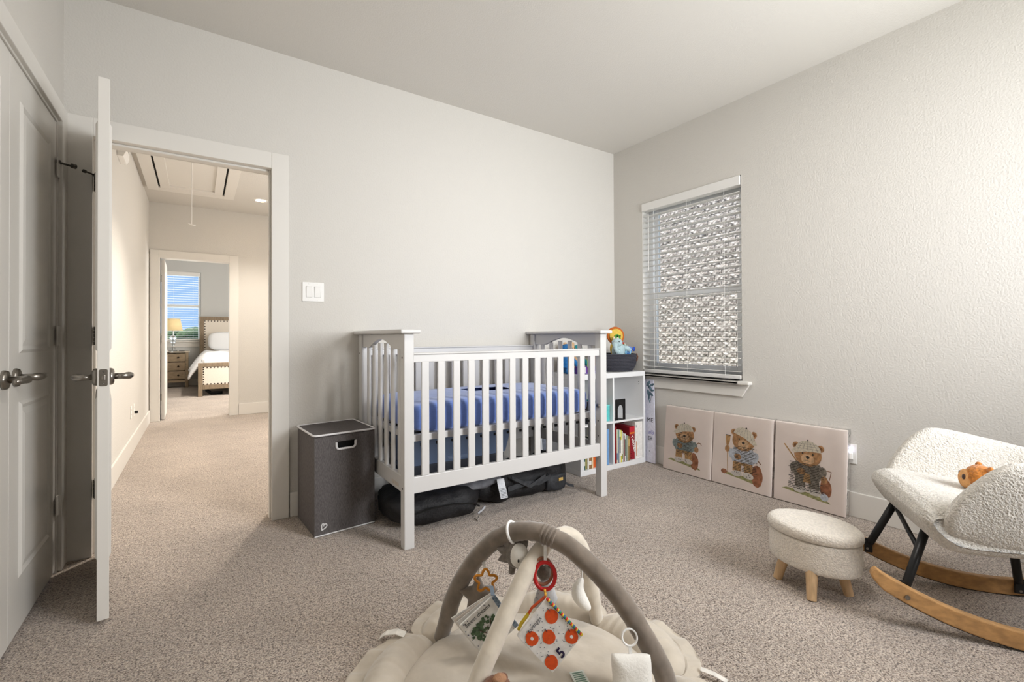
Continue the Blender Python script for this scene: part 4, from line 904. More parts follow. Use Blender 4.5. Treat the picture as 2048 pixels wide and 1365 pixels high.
    rows = {0: (.34, .66, .36, .64), 1: (.28, .62, .38, .74), 2: (.24, .58, .28, .74)}[kind]   # printed lines across the picture, too small to read
    b = rows[0]; tx = []
    while b < rows[1]:
        a = rows[2]+random.uniform(0, .05); end = rows[3]+random.uniform(-.06, .02)
        while a < end:
            l = random.uniform(.03, .08); tx.append((a, b, min(a+l, end))); a += l+.016
        b += .021
    mb.mi = 3; z = lay[0]+.0003
    for a, b, e_ in tx: mb.add([P(*tf(a, b), z), P(*tf(e_, b+.002), z), P(*tf(e_, b+.0095), z), P(*tf(a, b+.0075), z)], [(0, 1, 2, 3)])
    mb.build('bear_print', mats, par)
Dst = {0: ('left canvas: bear in a plaid shirt holding a golf club', -.600, -1.019), 1: ('middle canvas: bear in a tilted cap holding a lacrosse stick', -1.024, -1.450), 2: ('right canvas: bear with a baseball bat and mitt', -1.462, -1.872)}
for k in range(3):
    lab, ya, yb = Dst[k]; W = ya-yb; xb = -.090+.006*k; P = leaner(ya, yb, xb, -.040, .498, .034); Hh = .500
    c = thing('canvas_picture', lab, 'picture', (xb, (ya+yb)/2, 0), 'plastic wrapped bear canvases leaning below the window')
    mb = MB(); mb.prism([(0, 0), (W, 0), (W, Hh), (0, Hh)], .030, lambda a, b, h: P(a, b, h-.030)); mb.build('canvas', M['canvas'], c, bevel=.002)
    bearprint(c, P, k, W, Hh)
    wr = MB()
    def wf(u, v, P=P, W=W, Hh=Hh):
        a, b = u*W, v*Hh; e = min(u, 1-u, v, 1-v); return P(a, b, .0045+.0030*min(1, e*9)*(1+.8*mnoise.noise(V(a*16, b*16, k*9))))
    wr.grid(wf, 36, 40)
    wr.grid(lambda u, v: P(W+.0015+.002*abs(mnoise.noise(V(u*20, v*9, k))), u*(Hh+.012)-.001, .002-.036*v), 30, 5); wr.grid(lambda u, v: P(-.0015, u*Hh, .002-.034*v), 12, 4)
    wr.grid(lambda u, v: P(u*W, Hh+.0015+.010*abs(mnoise.noise(V(u*13, v*2, 4+k)))*(1-v)+.003, .002-.034*v), 40, 5)
    wr.build('plastic_wrap', M['wrap'], c, smooth=True)

# ================================================================== STOOL
st = thing('footstool', 'small oval cream boucle footstool on four stubby wooden legs', 'stool', (-1.01, -2.10, 0))
def oval(a, k=1.): return V(-1.012+.136*k*math.cos(a), -2.100+.178*k*math.sin(a), 0)
def ring_solid(prof, nu=72):
    mb = MB(); n = len(prof)
    def fn(u, v):
        t = v*(n-1); i = min(int(t), n-2); f = t-i; r = prof[i][0]*(1-f)+prof[i+1][0]*f; z = prof[i][1]*(1-f)+prof[i+1][1]*f
        p_ = oval(2*PI*u, max(r, .001)); p_.z = z; return p_
    return mb.grid(fn, nu, n*2-1, cu=True)
ring_solid([(0, .098), (.5, .097), (.9, .098), (.955, .104), (.975, .125), (.98, .17), (.975, .215), (.95, .222), (.5, .222), (0, .222)]).build('body', M['boucle'], st, smooth=True, subs=1, disp=('CLOUDS', .008, .004))
ring_solid([(0, .222), (.6, .221), (.94, .222), (.995, .229), (1.015, .242), (1.0, .257), (.94, .267), (.75, .273), (.4, .277), (0, .278)]).build('cushion', M['boucle'], st, smooth=True, subs=1, disp=('CLOUDS', .008, .004))
for (x, y) in ((-1.083, -1.985), (-1.148, -2.150), (-.985, -2.220), (-.925, -2.045)):
    dx, dy = x+1.02, y+2.10
    MB().tube([(x, y, 0), (x-dx*.10, y-dy*.10, .05), (x-dx*.24, y-dy*.24, .108)], [.0175, .0195, .0225], 20).build('leg', M['ash'], st, smooth=False, bevel=.002)

# ================================================================== ROCKING CHAIR  (local: s runs to the back, t across, z up)
RA = math.radians(34.5); RO = V(-1.07, -2.428, 0); RS = V(math.sin(RA), -math.cos(RA), 0); RL = V(math.cos(RA), math.sin(RA), 0)
def rc(s, t, z): return RO+RS*s+RL*t+V(0, 0, z)
rk = thing('rocking_chair', 'cream sherpa rocking chair on black legs and wooden runners', 'chair', rc(.36, .215, 0))
def smooth(x): x = max(0, min(1, x)); return x*x*(3-2*x)
HWt, TH = .285, .036
def plan(u):                              # centre line of the tub wall, from the near tip round the back to the far tip
    L1, L2 = .36, PI*.29; tot = 2*L1+L2; d = u*tot
    if d < L1: return .085+d, .215-HWt, d
    if d < L1+L2:
        a = (d-L1)/L2*PI; return .445+.30*math.sin(a)**.9*1.0, .215-HWt*math.cos(a), min(d, tot-d)
    return .085+(tot-d), .215+HWt, tot-d
def tub(u, v):
    s, t, d = plan(u)
    rise = smooth(d/.20); zt = .440+.21*math.sin(min(1, d/.20)*PI/2)**.9-.075*smooth((d-.18)/.42); zb = .372-.030*smooth(d/.14)
    s2, t2, _ = plan(min(1, u+.004)); s1, t1, _ = plan(max(0, u-.004)); tx, ty = s2-s1, t2-t1; l = math.hypot(tx, ty); nx, ny = ty/l, -tx/l      # outward normal
    if u < .5 and False: pass
    a = 2*PI*v; q = lambda x, p: math.copysign(abs(x)**p, x)
    hh = (zt-zb)/2; z = (zt+zb)/2+hh*q(math.sin(a), .75 if hh > .06 else .95); th = TH*(.75+.25*rise)*q(math.cos(a), .6)
    lean = .20*(z-.52)
    tip = math.sqrt(max(0, 1-((.03-d)/.03)**2)) if d < .03 else 1
    o = lean+th*max(.12, tip)
    zz = (zt+zb)/2+(z-(zt+zb)/2)*max(.35, tip)
    return rc(s+nx*o+(0 if d > .03 else 0), t+ny*o, zz)
mb = MB(); mb.grid(tub, 130, 40, cv=True)
n_ = 40; mb.f.append(tuple(range(n_))); mb.m.append(0); mb.f.append(tuple(range(129*n_, 130*n_))[::-1]); mb.m.append(0)
mb.build('tub_shell', M['boucle2'], rk, smooth=True, subs=2, disp=('CLOUDS', .0065, .0030))
# seat cushion: profile in (s, z) carried across
SPF = [(.58, .335), (.35, .318), (.16, .305), (.108, .312), (.070, .345), (.040, .392), (.028, .425), (.040, .452), (.075, .468), (.13, .470), (.25, .458), (.40, .445), (.58, .440)]
def seat(u, v):
    n = len(SPF); x = u*(n-1); i = min(int(x), n-2); f = x-i; s = SPF[i][0]*(1-f)+SPF[i+1][0]*f; z = SPF[i][1]*(1-f)+SPF[i+1][1]*f
    t = -.058+.546*v; e = abs(v-.5)*2; r = max(0, (e-.80)/.20); sh = 1-math.sqrt(max(0, 1-r*r))
    cs, cz = .34, .388; k = 1-.40*sh
    z2 = cz+(z-cz)*k; s2 = cs+(s-cs)*(1-.10*sh) if s < cs else s
    seam = -.006*math.exp(-((v-.5)/.02)**2) if z < .455 else 0
    crown = .012*(1-e*e) if z > .43 else 0
    return rc(s2-seam, t, z2+crown)
mb = MB(); mb.grid(seat, 60, 60); mb.f += [tuple(i*60 for i in range(60)), tuple(i*60+59 for i in range(60))[::-1], tuple(range(60))[::-1], tuple(range(59*60, 60*60))]; mb.m += [0]*4; mb.build('seat', M['boucle2'], rk, smooth=True, subs=2, disp=('CLOUDS', .0065, .0030))
def run_b(s): return .60*(s-.40)**2+.001
for t in (0, .43):
    P = [-.105+i*(1.0)/26 for i in range(27)]; o_ = [(s, run_b(s)) for s in P]+[(s-.0, run_b(s)+.062*(1-.0)) for s in reversed(P)]
    o_[0] = (o_[0][0]+.022, o_[0][1]-.006); o_[-1] = (o_[-1][0]+.016, o_[-1][1]-.006); o_ += [(P[0]+.003, run_b(P[0])+.044), (P[0]+.0, run_b(P[0])+.030), (P[0]+.006, run_b(P[0])+.014)]
    mb = MB(); mb.prism(o_, .030, lambda a, b, h, t=t: rc(a, t-.015+h, b)); r = mb.build('runner', M['oak'], rk, bevel=.005)
    mb = MB(); mb.prism([(s, run_b(s)-.0012) for s in P[2:]]+[(s, run_b(s)+.004) for s in reversed(P[2:])], .026, lambda a, b, h, t=t: rc(a, t-.013+h, b)); mb.build('grip_strip', M['black'], r)
for t, tt, sg_ in ((0, .07, -1), (.43, .36, 1)):
    ins_ = t+.020*(-sg_)                      # the legs bolt to the inner faces of the runners
    for s0, s1, z1, z0 in ((0, .085, .345, run_b(0)+.036), (.508, .452, .345, run_b(.508)+.036)):
        a, b = rc(s0, ins_, z0-.012), rc(s1, tt, z1); MB().tube([a.lerp(b, .10), a.lerp(b, .16), b], [.0125, .0145, .0145], 14).build('leg', M['black'], rk, smooth=True)
        mb = MB(); ax = (b-a).normalized(); mb.obox(a.lerp(b, .06), (.010, .030, .062), (RL, RS, V(0, 0, 1))); mb.build('foot_plate', M['black'], rk, bevel=.004)
        MB().lathe([(0, 0), (.0085, 0), (.008, .003), (.004, .004), (0, .003)], rc(s0, t-.0155, z0-.010), 16, RL*-1).build('bolt', M['nickel'], rk, smooth=False)
        MB().lathe([(0, 0), (.006, 0), (.005, .003), (0, .003)], rc(s0, ins_-.006, z0-.012), 12, RL*-1).build('bolt', M['nickel'], rk)
MB().tube([rc(.088, .36, .332), rc(.075, .215, .295), rc(.070, .065, .258)] if False else [rc(.086, .355, .335), rc(.065, .060, .262)], .0085, 10).build('cross_bar', M['black'], rk, smooth=True)
MB().tube([rc(.455, .355, .335), rc(.478, .060, .262)], .0085, 10).build('cross_bar', M['black'], rk, smooth=True)
mb = MB(); mb.obox(rc(.33, .07, .338), (.30, .03, .016), (RS, RL, V(0, 0, 1))); mb.obox(rc(.33, .36, .338), (.30, .03, .016), (RS, RL, V(0, 0, 1))); mb.build('seat_frame', M['black'], rk)

# orange brown plush in the chair
OB = mat('ginger_fur', (190, 118, 44), .95, (150, .8, .004), var=.3, vscale=120, sheen=.4)
tp = thing('plush_ginger', 'ginger plush toy with brown eye patches sitting in the rocking chair', 'soft toy', rc(.33, .22, .455))
fuzz(MB().ell(rc(.305, .215, .516), (.048, .050, .050), (RS, RL, V(0, 0, 1)), 28, 18), 'head', OB, tp, .006, .008)
fuzz(MB().ell(rc(.266, .225, .508), (.020, .034, .036), (RS, RL, V(0, 0, 1)), 20, 14), 'face', mat('ginger_face', (214, 160, 104), .95, (150, .6, .003), var=.12, vscale=90), tp, .002, .008)
for dt, dz_ in ((-.018, .006), (.016, .012)): MB().ell(rc(.2530+.004*(dt > 0), .225+dt, .512+dz_), (.006, .0085, .011), (RS, RL, V(0, 0, 1)), 12, 8).build('eye', paint((62, 40, 30), .35), tp, smooth=True)
fuzz(MB().ell(rc(.345, .215, .490), (.045, .050, .034), (RS, RL, V(0, 0, 1)), 24, 14), 'body', OB, tp, .006, .008)
for k in (-1, 1):
    fuzz(MB().ell(rc(.318, .215+k*.040, .556), (.010, .014, .014), (RS, RL, V(0, 0, 1)), 12, 8), 'ear', OB, tp, .002, .008)
    fuzz(MB().tube([rc(.36, .215+k*.04, .492), rc(.33, .215+k*.062, .488), rc(.305, .215+k*.068, .488)], [.016, .016, .014], 10), 'leg', OB, tp, .003, .008)
    fuzz(MB().tube([rc(.345, .215+k*.045, .505), rc(.325, .215+k*.058, .495)], [.014, .013], 10), 'arm', OB, tp, .003, .008)

# ================================================================== PLAY GYM
MC = V(-2.38, -1.94, 0); pg = thing('play_gym', 'cream petal shaped baby play gym mat with two crossing plush arches', 'play gym', MC)
NP, RI = 8, .395
def mat_h(r, a, inner): return 0
def petal(k):
    a0 = math.radians(20+45*k); a1 = math.radians(65+45*k); mb = MB(); ro0 = .505; lob = .085+.015*math.sin(k*2.1)
    def fn(u, v):
        w_ = math.sin(PI*u); a = a0+(a1-a0)*u; ro = ro0+lob*w_**.55; ri = RI-.012*w_
        if v < .74:
            x = v/.74; r = ri+(ro-.055-ri)*x; z = .012+.060*(math.sin(PI*min(1, x*.97+.03))**.55)*(w_**.45)
        else:
            x = (v-.74)/.26; r = ro-.055+.055*x; z = .012+.010*(1-x)+.010*math.sin(a*31+k)*(.3+x*.7)*w_**.5*(1 if x < .999 else .4)
        p_ = MC+V(r*math.cos(a), r*math.sin(a), 0)
        z += .008*mnoise.noise(V(p_.x*11, p_.y*11, k))*w_+.0055*mnoise.noise(V(a*22, r*5, k*3))*(1 if v < .74 else 1.4)+.004*mnoise.noise(V(a*40, r*3, 7))*max(0, 1-v*3)
        p_.z = max(.004, z); return p_
    mb.grid(fn, 56, 50)
    mb.grid(lambda u, v: V(fn(u, 1).x, fn(u, 1).y, fn(u, 1).z*(1-v)+.001*v), 56, 2)
    return mb.build('petal', M['mat'], pg, smooth=True)
for k in range(NP): petal(k)
def centre(u, v):
    a = 2*PI*u; r = .404*v; p_ = MC+V(r*math.cos(a), r*math.sin(a), 0)
    e = v**6; z = .014+.042*(1-e)**.7+.011*mnoise.noise(V(p_.x*7, p_.y*7, 1))*(1-e)+.010*abs(mnoise.noise(V(p_.x*9+p_.y*5, p_.y*4, 3)))*(1-e)+.006*mnoise.noise(V(p_.x*18, p_.y*15, 5))*(1-e)
    p_.z = z; return p_
mb = MB(); mb.grid(centre, 96, 44, cu=True); mb.build('centre_cushion', M['mat'], pg, smooth=True)
def catmull(P, n=5):
    P = [Vector(p_) for p_ in P]; o = []
    for i in range(len(P)-1):
        a, b, c, d = P[max(0, i-1)], P[i], P[i+1], P[min(len(P)-1, i+2)]
        for j in range(n):
            t = j/n; o.append(.5*((2*b)+(c-a)*t+(2*a-5*b+4*c-d)*t*t+(3*b-a-3*c+d)*t**3))
    return o+[P[-1]]
AA = [(-2.491, -1.550, .012), (-2.477, -1.573, .089), (-2.464, -1.593, .163), (-2.444, -1.627, .243), (-2.418, -1.669, .317), (-2.394, -1.709, .370), (-2.369, -1.748, .408), (-2.346, -1.787, .432), (-2.323, -1.824, .444), (-2.296, -1.868, .447), (-2.271, -1.910, .437), (-2.245, -1.951, .418), (-2.205, -2.017, .367), (-2.182, -2.055, .327), (-2.163, -2.086, .289), (-2.144, -2.116, .243), (-2.129, -2.142, .198), (-2.116, -2.163, .159), (-2.103, -2.183, .113), (-2.096, -2.195, .05), (-2.092, -2.200, .012)]
BB = [(-1.979, -1.793, .012), (-1.994, -1.796, .072), (-2.029, -1.803, .211), (-2.058, -1.809, .289), (-2.089, -1.816, .341), (-2.136, -1.825, .384), (-2.189, -1.836, .399), (-2.265, -1.852, .393), (-2.317, -1.863, .366), (-2.357, -1.871, .334), (-2.396, -1.879, .292), (-2.430, -1.886, .256), (-2.462, -1.893, .218), (-2.491, -1.899, .183), (-2.520, -1.904, .148), (-2.546, -1.910, .109), (-2.580, -1.917, .055), (-2.602, -1.921, .014)]
def arch(P, r, name, m, seedv):
    Q = catmull(P, 4); n = len(Q); rs = [r*(.80+.20*min(1, min(i, n-1-i)/6))*(1+.035*mnoise.noise(V(i*.55, seedv, 0))) for i in range(n)]
    mb = MB(); mb.tube(Q, rs, 22)
    for i, p_ in enumerate(mb.v): mb.v[i] = p_+V(1, 1, 1)*.0018*mnoise.noise(p_*60)
    return mb.build(name, m, pg, smooth=True)
aA = arch(AA, .0290, 'arch', M['velvet_grey'], 1.); aA['label'] = 'taupe grey plush arch'
aB = arch(BB, .0270, 'arch', M['velvet_cream'], 5.); aB['label'] = 'cream plush arch'
def strap_ring(P, i0, m, par, r, w_, n=1, name='strap'):
    Q = catmull(P, 4); mb = MB()
    for k in range(n):
        i = i0+k; a, b = Q[i], Q[i+1]; t = (b-a).normalized(); X = t.orthogonal().normalized(); Y = t.cross(X)
        mb.tube([a+r*(math.cos(q)*X+math.sin(q)*Y) for q in [2*PI*j/24 for j in range(24)]], w_, 6, closed=True)
    return mb.build(name, m, par, smooth=True)
strap_ring(AA, 37, M['velvet_grey'], pg, .0285, .0035, 4, 'arch_tie')
for p_ in ((-2.478, -1.570, .045), (-1.985, -1.805, .045)): MB().ell(p_, (.020, .012, .012), nu=12, nv=8).build('arch_fastener', paint((206, 208, 212), .6), pg, smooth=True)
MB().ell((-2.585, -1.900, .075), (.018, .016, .018), nu=12, nv=8).build('arch_fastener', paint((150, 152, 156), .8), pg, smooth=True)
TW = paint((238, 234, 226), .8)
ribbon(MB(), [(-2.590, -1.478, .028), (-2.612, -1.458, .036), (-2.640, -1.428, .026), (-2.655, -1.412, .008)], (.018, .016, .004)).build('loop_tag', TW, pg)
ribbon(MB(), [(-1.885, -2.150, .022), (-1.868, -2.185, .020), (-1.852, -2.218, .010)], (.010, .004, .006)).build('loop_tag', TW, pg)
T = Matrix.Translation((-2.262, -2.010, .064)) @ Matrix.Rotation(math.radians(-20), 4, 'Z'); ct = MB(T=T); ct.box(-.022, .022, -.028, .028, 0, .0012); ct.build('care_tag', paint((222, 226, 218), .6), pg)
mb = MB(T=T)
for k in range(6): mb.box(-.016, .016, -.022+.008*k, -.018+.008*k, .0012, .0018)
mb.build('care_tag_text', paint((120, 150, 132), .7), pg)

# toys hanging from the arches
G = 'toys hanging from the play gym arches'; RW = paint((244, 242, 238), .5)
view = V(-.40, -.80, .45).normalized()
def torus(par, name, c, ax, R, r, m, sx=1., n=32):
    c = Vector(c); Z = Vector(ax).normalized(); X = Z.cross(V(0, 0, 1)).normalized(); Y = X.cross(Z)
    return MB().tube([c+R*sx*math.cos(a)*X+R*math.sin(a)*Y for a in [2*PI*i/n for i in range(n)]], r, 8, closed=True).build(name, m, par, smooth=True)
# hedgehog-like plush on a white ring
hg = thing('plush_hedgehog', 'grey spiky plush with a white face on a white ring over the grey arch', 'soft toy', (-2.335, -1.80, .32), G)
strap_ring(AA, 28, RW, hg, .0330, .0045, 1, 'ring')
hx, hy, hz = Vector((.829, -.559, 0)), Vector((-.50, -.75, .43)).normalized(), None; hc = V(-2.340, -1.800, .366); hzv = hx.cross(hy).normalized()*-1
hzv = V(0, 0, 1); ax3 = (hx, V(-.559, -.829, 0), hzv)
GP = M['grey_plush']
fuzz(MB().ell(hc, (.037, .032, .044), ax3, 24, 16), 'body', GP, hg, .003, .008)
fuzz(MB().ell(hc+hx*.008+ax3[1]*.016+V(0, 0, .002), (.031, .024, .038), ax3, 24, 16), 'face', M['white_plush'], hg, .001, .008)
for k, (a, ln_) in enumerate(((2.9, .036), (2.25, .036), (1.6, .030), (.95, .034), (3.5, .034))):
    d = hx*math.cos(a)+hzv*math.sin(a); b = hc+d*.028-ax3[1]*.004; side_ = ax3[1]
    MB().tube([b-d*.006, b+d*ln_*.45, b+d*ln_], [.022, .015, .003], 10).build('spike', GP, hg, smooth=True)
fuzz(MB().tube([hc-hzv*.034-hx*.012, hc-hzv*.062-hx*.016], [.012, .010], 10), 'foot', GP, hg, .001); fuzz(MB().tube([hc-hzv*.034+hx*.012, hc-hzv*.056+hx*.014], [.012, .010], 10), 'foot', GP, hg, .001)
MB().ell(hc+hx*.006+ax3[1]*.0405-hzv*.004, (.0030, .0028, .0055), ax3, 10, 8).build('eye', M['black'], hg, smooth=True)
MB().ell(hc+hx*.024+ax3[1]*.0335-hzv*.012, (.0032, .0032, .0032), ax3, 10, 8).build('nose', M['black'], hg, smooth=True)
MB().tube([hc+hzv*.036, hc+hzv*.060], .003, 6).build('ribbon', RW, hg)
# orange star link with grey star plush
D1 = V(-.53, -.79, .30).normalized(); X1_ = V(.829, -.559, 0)
sr = thing('star_link', 'orange star shaped teether link hanging from the grey arch', 'teether', (-2.42, -1.735, .245), G)
c = V(-2.416, -1.735, .274); P = []
for i in range(80):
    a = 2*PI*i/80; r = .030+.0075*math.cos(5*a); P.append(c+X1_*r*math.cos(a+PI/2)+V(0, 0, 1)*r*math.sin(a+PI/2))
MB().tube(P, .0042, 8, closed=True).build('link', paint((206, 132, 34), .35), sr, smooth=True)
ribbon(MB(), [(-2.407, -1.690, .330), (-2.410, -1.712, .318), (-2.414, -1.728, .304)], X1_*.010, .002).build('ribbon', RW, sr)
ps = thing('plush_star', 'taupe plush star hanging behind the orange star link', 'soft toy', (-2.40, -1.68, .15), G)
sp = []
for i in range(10):
    a = PI/2+2*PI*i/10; r = .070 if i % 2 == 0 else .036; sp.append((r*math.cos(a), r*math.sin(a)))
c2 = V(-2.408, -1.672, .196); mb = MB()
def starf(u, v):
    a = 2*PI*u; k = (u*10) % 1; i = int(u*10) % 10; p0, p1 = sp[i], sp[(i+1) % 10]; x, y = p0[0]+(p1[0]-p0[0])*k, p0[1]+(p1[1]-p0[1])*k
    b = PI*(v-.5)*.999; rr = abs(math.cos(b))**.7; return c2+X1_*x*rr+V(0, 0, 1)*y*rr+V(-.559, -.829, 0)*.026*math.sin(b)
mb.grid(starf, 60, 17, cu=True); mb.build('body', M['velvet_grey'], ps, smooth=True, subs=1)
MB().tube([c2+V(0, 0, .068), (-2.410, -1.690, .325)], .003, 6).build('ribbon', RW, ps)
# cloth book with a tree
def clothbook(name, label, T_, Lc, Rc, pages, edge, th=.010):
    t = thing(name, label, 'cloth book', (Vector(Lc)+Vector(Rc))/2-V(0, 0, .1), G); T_, Lc, Rc = Vector(T_), Vector(Lc), Vector(Rc)
    ex, ey = (Lc-T_), (Rc-T_); N = ex.cross(ey).normalized()
    if N.y > 0: N = -N
    fn = lambda a, b, h=0: T_+ex*a+ey*b+N*h
    o = [(0, 0), (1, 0), (1, 1), (0, 1)]; mb = MB(); mb.prism(o, th, lambda a, b, h: fn(a, b, h-th)); mb.build('cover', pages, t, bevel=.002)
    return t, fn, N, ex, ey
CB = paint((236, 234, 230), .85)
b1, f1, N1, ex1, ey1 = clothbook('cloth_book', 'soft cloth book titled Sweet dreams with a green tree on the cover', (-2.436, -1.812, .269), (-2.522, -1.752, .173), (-2.372, -1.854, .174), CB, None)
def along(fn, a, b, h=.001): return fn(a, b, h)
BK = paint((40, 42, 50), .8)
xd, yd = -ex1, -ey1*1
# title runs along the upper left edge, from the left corner to the top corner
text('Sweet dreams', .0180, f1(.90, .155, .0012), -ex1, (f1(0, 0)-f1(0, 1)), BK, b1, shear=.15)
mb = MB(); rr = random.Random(3)
for i in range(80):
    ang_ = rr.uniform(0, 2*PI); q = math.sqrt(rr.random()); a = .55+.36*q*math.cos(ang_); b = .46+.23*q*math.sin(ang_); s_ = rr.uniform(.03, .06)
    P = [(a+s_*rr.uniform(.7, 1.1)*math.cos(w_), b+s_*rr.uniform(.7, 1.1)*math.sin(w_)) for w_ in [2*PI*j/7 for j in range(7)]]
    mb.add([f1(x, y, .0012+.00003*i) for x, y in P], [tuple(range(7))])
mb.build('tree_leaves', paint((84, 104, 76), .85, var=.35, vscale=150), b1)
mb = MB()
for P in ([(.66, .92), (.60, .70), (.50, .46)], [(.57, .66), (.66, .50), (.70, .38)], [(.56, .62), (.44, .50), (.36, .40)], [(.60, .84), (.52, .60), (.40, .52)]):
    mb.tube([f1(a, b, .0035) for a, b in P], .0011, 5)
mb.build('tree_branches', paint((84, 66, 52), .8), b1)
mb = MB()
for i in range(26):
    a, b = rr.choice([(rr.uniform(.03, .97), rr.uniform(.03, .07)), (rr.uniform(.92, .97), rr.uniform(.05, .95)), (rr.uniform(.05, .95), rr.uniform(.9, .97))]); mb.prism(circ(a, b, .012, .016, 6), .0004, lambda x, y, h: f1(x, y, .0008+h))
mb.build('printed_dots', paint((110, 112, 128), .8), b1)
ribbon(MB(), [f1(.0, .02, .002), f1(.02, .30, .002), f1(.02, .62, .002), f1(.02, .98, .002)], ex1.normalized()*.014, .003).build('binding', mat('leafy_binding', (150, 166, 184), .8, (200, .2, .001), rgb2=(82, 100, 116), vscale=130), b1)
ribbon(MB(), [f1(0, 0, .002), V(-2.428, -1.790, .285), V(-2.418, -1.745, .262)], X1_*.012, .002).build('loop', paint((132, 148, 166), .8), b1)
for k in (1, 2, 3):
    mb = MB(); d = V(-.004*k, .011*k, .002*k); mb.add([f1(0, 0, -.011)+d*.15, f1(1, 0, -.011)+d, f1(1, 1, -.011)+d*.9, f1(0, 1, -.011)+d*.1]+[f1(0, 0, -.014)+d*.15, f1(1, 0, -.014)+d, f1(1, 1, -.014)+d*.9, f1(0, 1, -.014)+d*.1], [(0, 1, 2, 3), (7, 6, 5, 4), (0, 4, 5, 1), (1, 5, 6, 2), (2, 6, 7, 3), (3, 7, 4, 0)])
    mb.build('page', [CB, paint((226, 216, 206), .85), paint((232, 230, 226), .85)][k-1], b1)
# red link with elephant-grey plush and counting book
rl = thing('red_link', 'red oval teether link hanging below the arch crossing', 'teether', (-2.31, -1.91, .29), G)
torus(rl, 'link', (-2.310, -1.909, .333), V(-.53, -.79, .2), .0385, .0062, paint((196, 34, 34), .35), .82)
torus(rl, 'link', (-2.309, -1.897, .342), V(-.40, -.85, .2), .0370, .0050, paint((150, 96, 70), .35), .84)
ribbon(MB(), [(-2.296, -1.893, .425), (-2.300, -1.898, .40), (-2.305, -1.905, .366)], X1_*.009, .002).build('ribbon', RW, rl)
bd = MB(); 
for i in range(9): bd.ell((-2.320-.0024*i, -1.921-.0042*i, .298-.0012*i-.0002*i*i), (.0042, .0042, .0036), nu=8, nv=6)
bd.build('bead_loop', paint((206, 150, 50), .6, var=.7, vscale=140), rl, smooth=True)
ko = thing('plush_koala', 'pale grey patterned plush hanging behind the red link', 'soft toy', (-2.278, -1.870, .22), G)
fuzz(MB().ell((-2.280, -1.868, .318), (.025, .023, .023)), 'head', GP, ko, .002, .008)
MB().lathe([(0, .305), (.015, .302), (.022, .285), (.034, .255), (.044, .228), (.040, .218), (0, .214)], (-2.276, -1.868, 0), 24, sx=1.0, sy=.6).build('body', M['print_plush'], ko, smooth=True)
for k in (-1, 1): fuzz(MB().ell(V(-2.280, -1.868, .338)+X1_*.020*k, (.010, .007, .010)), 'ear', GP, ko, .001)
mb = MB()
for i in range(22):
    a, z = rr.uniform(2.6, 5.2), rr.uniform(.228, .285); r = .022+(.285-z)/.057*.020; mb.ell((-2.276+r*math.cos(a), -1.868+.6*r*math.sin(a), z), (.0028, .0022, .0028), nu=6, nv=5)
mb.build('printed_dots', paint((150, 152, 162), .8), ko)
MB().tube([(-2.282, -1.868, .340), (-2.290, -1.872, .410)], .003, 6).build('ribbon', RW, ko)
b2, f2, N2, ex2, ey2 = clothbook('cloth_book', 'white dotted cloth counting book with orange fruits and the number five', (-2.343, -1.959, .297), (-2.415, -1.909, .188), (-2.256, -2.016, .187), CB, None)
OR_C = paint((222, 84, 30), .8, var=.1, vscale=100); NAV = paint((42, 32, 66), .8)
nx_, ny_ = (ey2-ex2).normalized(), -(ex2+ey2).normalized()
spots = [(.18, .285), (.80, .26), (.52, .50), (.17, .84), (.85, .845)]
for i, (a, b) in enumerate(spots):
    mb = MB(); P = [(a+.145*math.cos(w_)*(1+.04*math.sin(3*w_+i)), b+.138*math.sin(w_)) for w_ in [2*PI*j/24 for j in range(24)]]; mb.add([f2(x, y, .0012) for x, y in P], [tuple(range(24))])
    mb.build('orange_print', OR_C, b2)
    mb = MB(); cpt = f2(a, b, .0016)-ny_*-1*.0; s0 = cpt+ny_*.016-nx_*.004; s1 = cpt+ny_*.024-nx_*.010; mb.tube([s0, s1], .0012, 5); mb.build('stem_print', paint((70, 50, 60)), b2)
    if i in (1, 3): mb = MB(); mb.add([f2(a+.035*math.cos(w_), b+.035*math.sin(w_), .0018) for w_ in [2*PI*j/12 for j in range(12)]], [tuple(range(12))]); mb.build('fruit_hole', CB, b2)
mb = MB()
for i in range(95):
    a, b = rr.uniform(.03, .97), rr.uniform(.06, .97)
    if all((a-p_[0])**2+(b-p_[1])**2 > .021 for p_ in spots) and not (.52 < a < .82 and .72 < b < .98) : mb.add([f2(a+.010*math.cos(w_), b+.010*math.sin(w_), .0011) for w_ in [2*PI*j/6 for j in range(6)]], [tuple(range(6))])
mb.build('printed_dots', paint((84, 90, 104), .8), b2)
text('oranges', .0170, f2(.735, .165, .0016), -ex2, (f2(0, 0)-f2(0, 1)), BK, b2)
text('5', .040, f2(.64, .955, .0016)+N2*0, (f2(0, 0)-f2(1, 0))*1.0, (f2(0, 0)-f2(0, 1)), NAV, b2, bold=.0012)
cols = [(206, 50, 40), (222, 190, 60), (60, 96, 150), (60, 130, 80)]
for q in range(4):
    mb = MB()
    for i in range(q, 30, 4): mb.ell(f2(-.01, .02+i/30*.97, .001), (.0050, .0050, .0050), nu=8, nv=6)
    mb.build('binding', paint(cols[q], .8), b2, smooth=True)
ribbon(MB(), [f2(.02, -.005, -.014), f2(.40, -.07, -.016), f2(.55, -.05, -.016)], V(0, 0, 1)*.006+N2*.004, .006).build('page_edge', paint((206, 84, 44), .8), b2)
ribbon(MB(), [f2(.55, -.05, -.016), f2(.80, -.04, -.016), f2(.93, -.01, -.014)], V(0, 0, 1)*.008+N2*.004, .008).build('page_edge', paint((214, 186, 56), .8), b2)
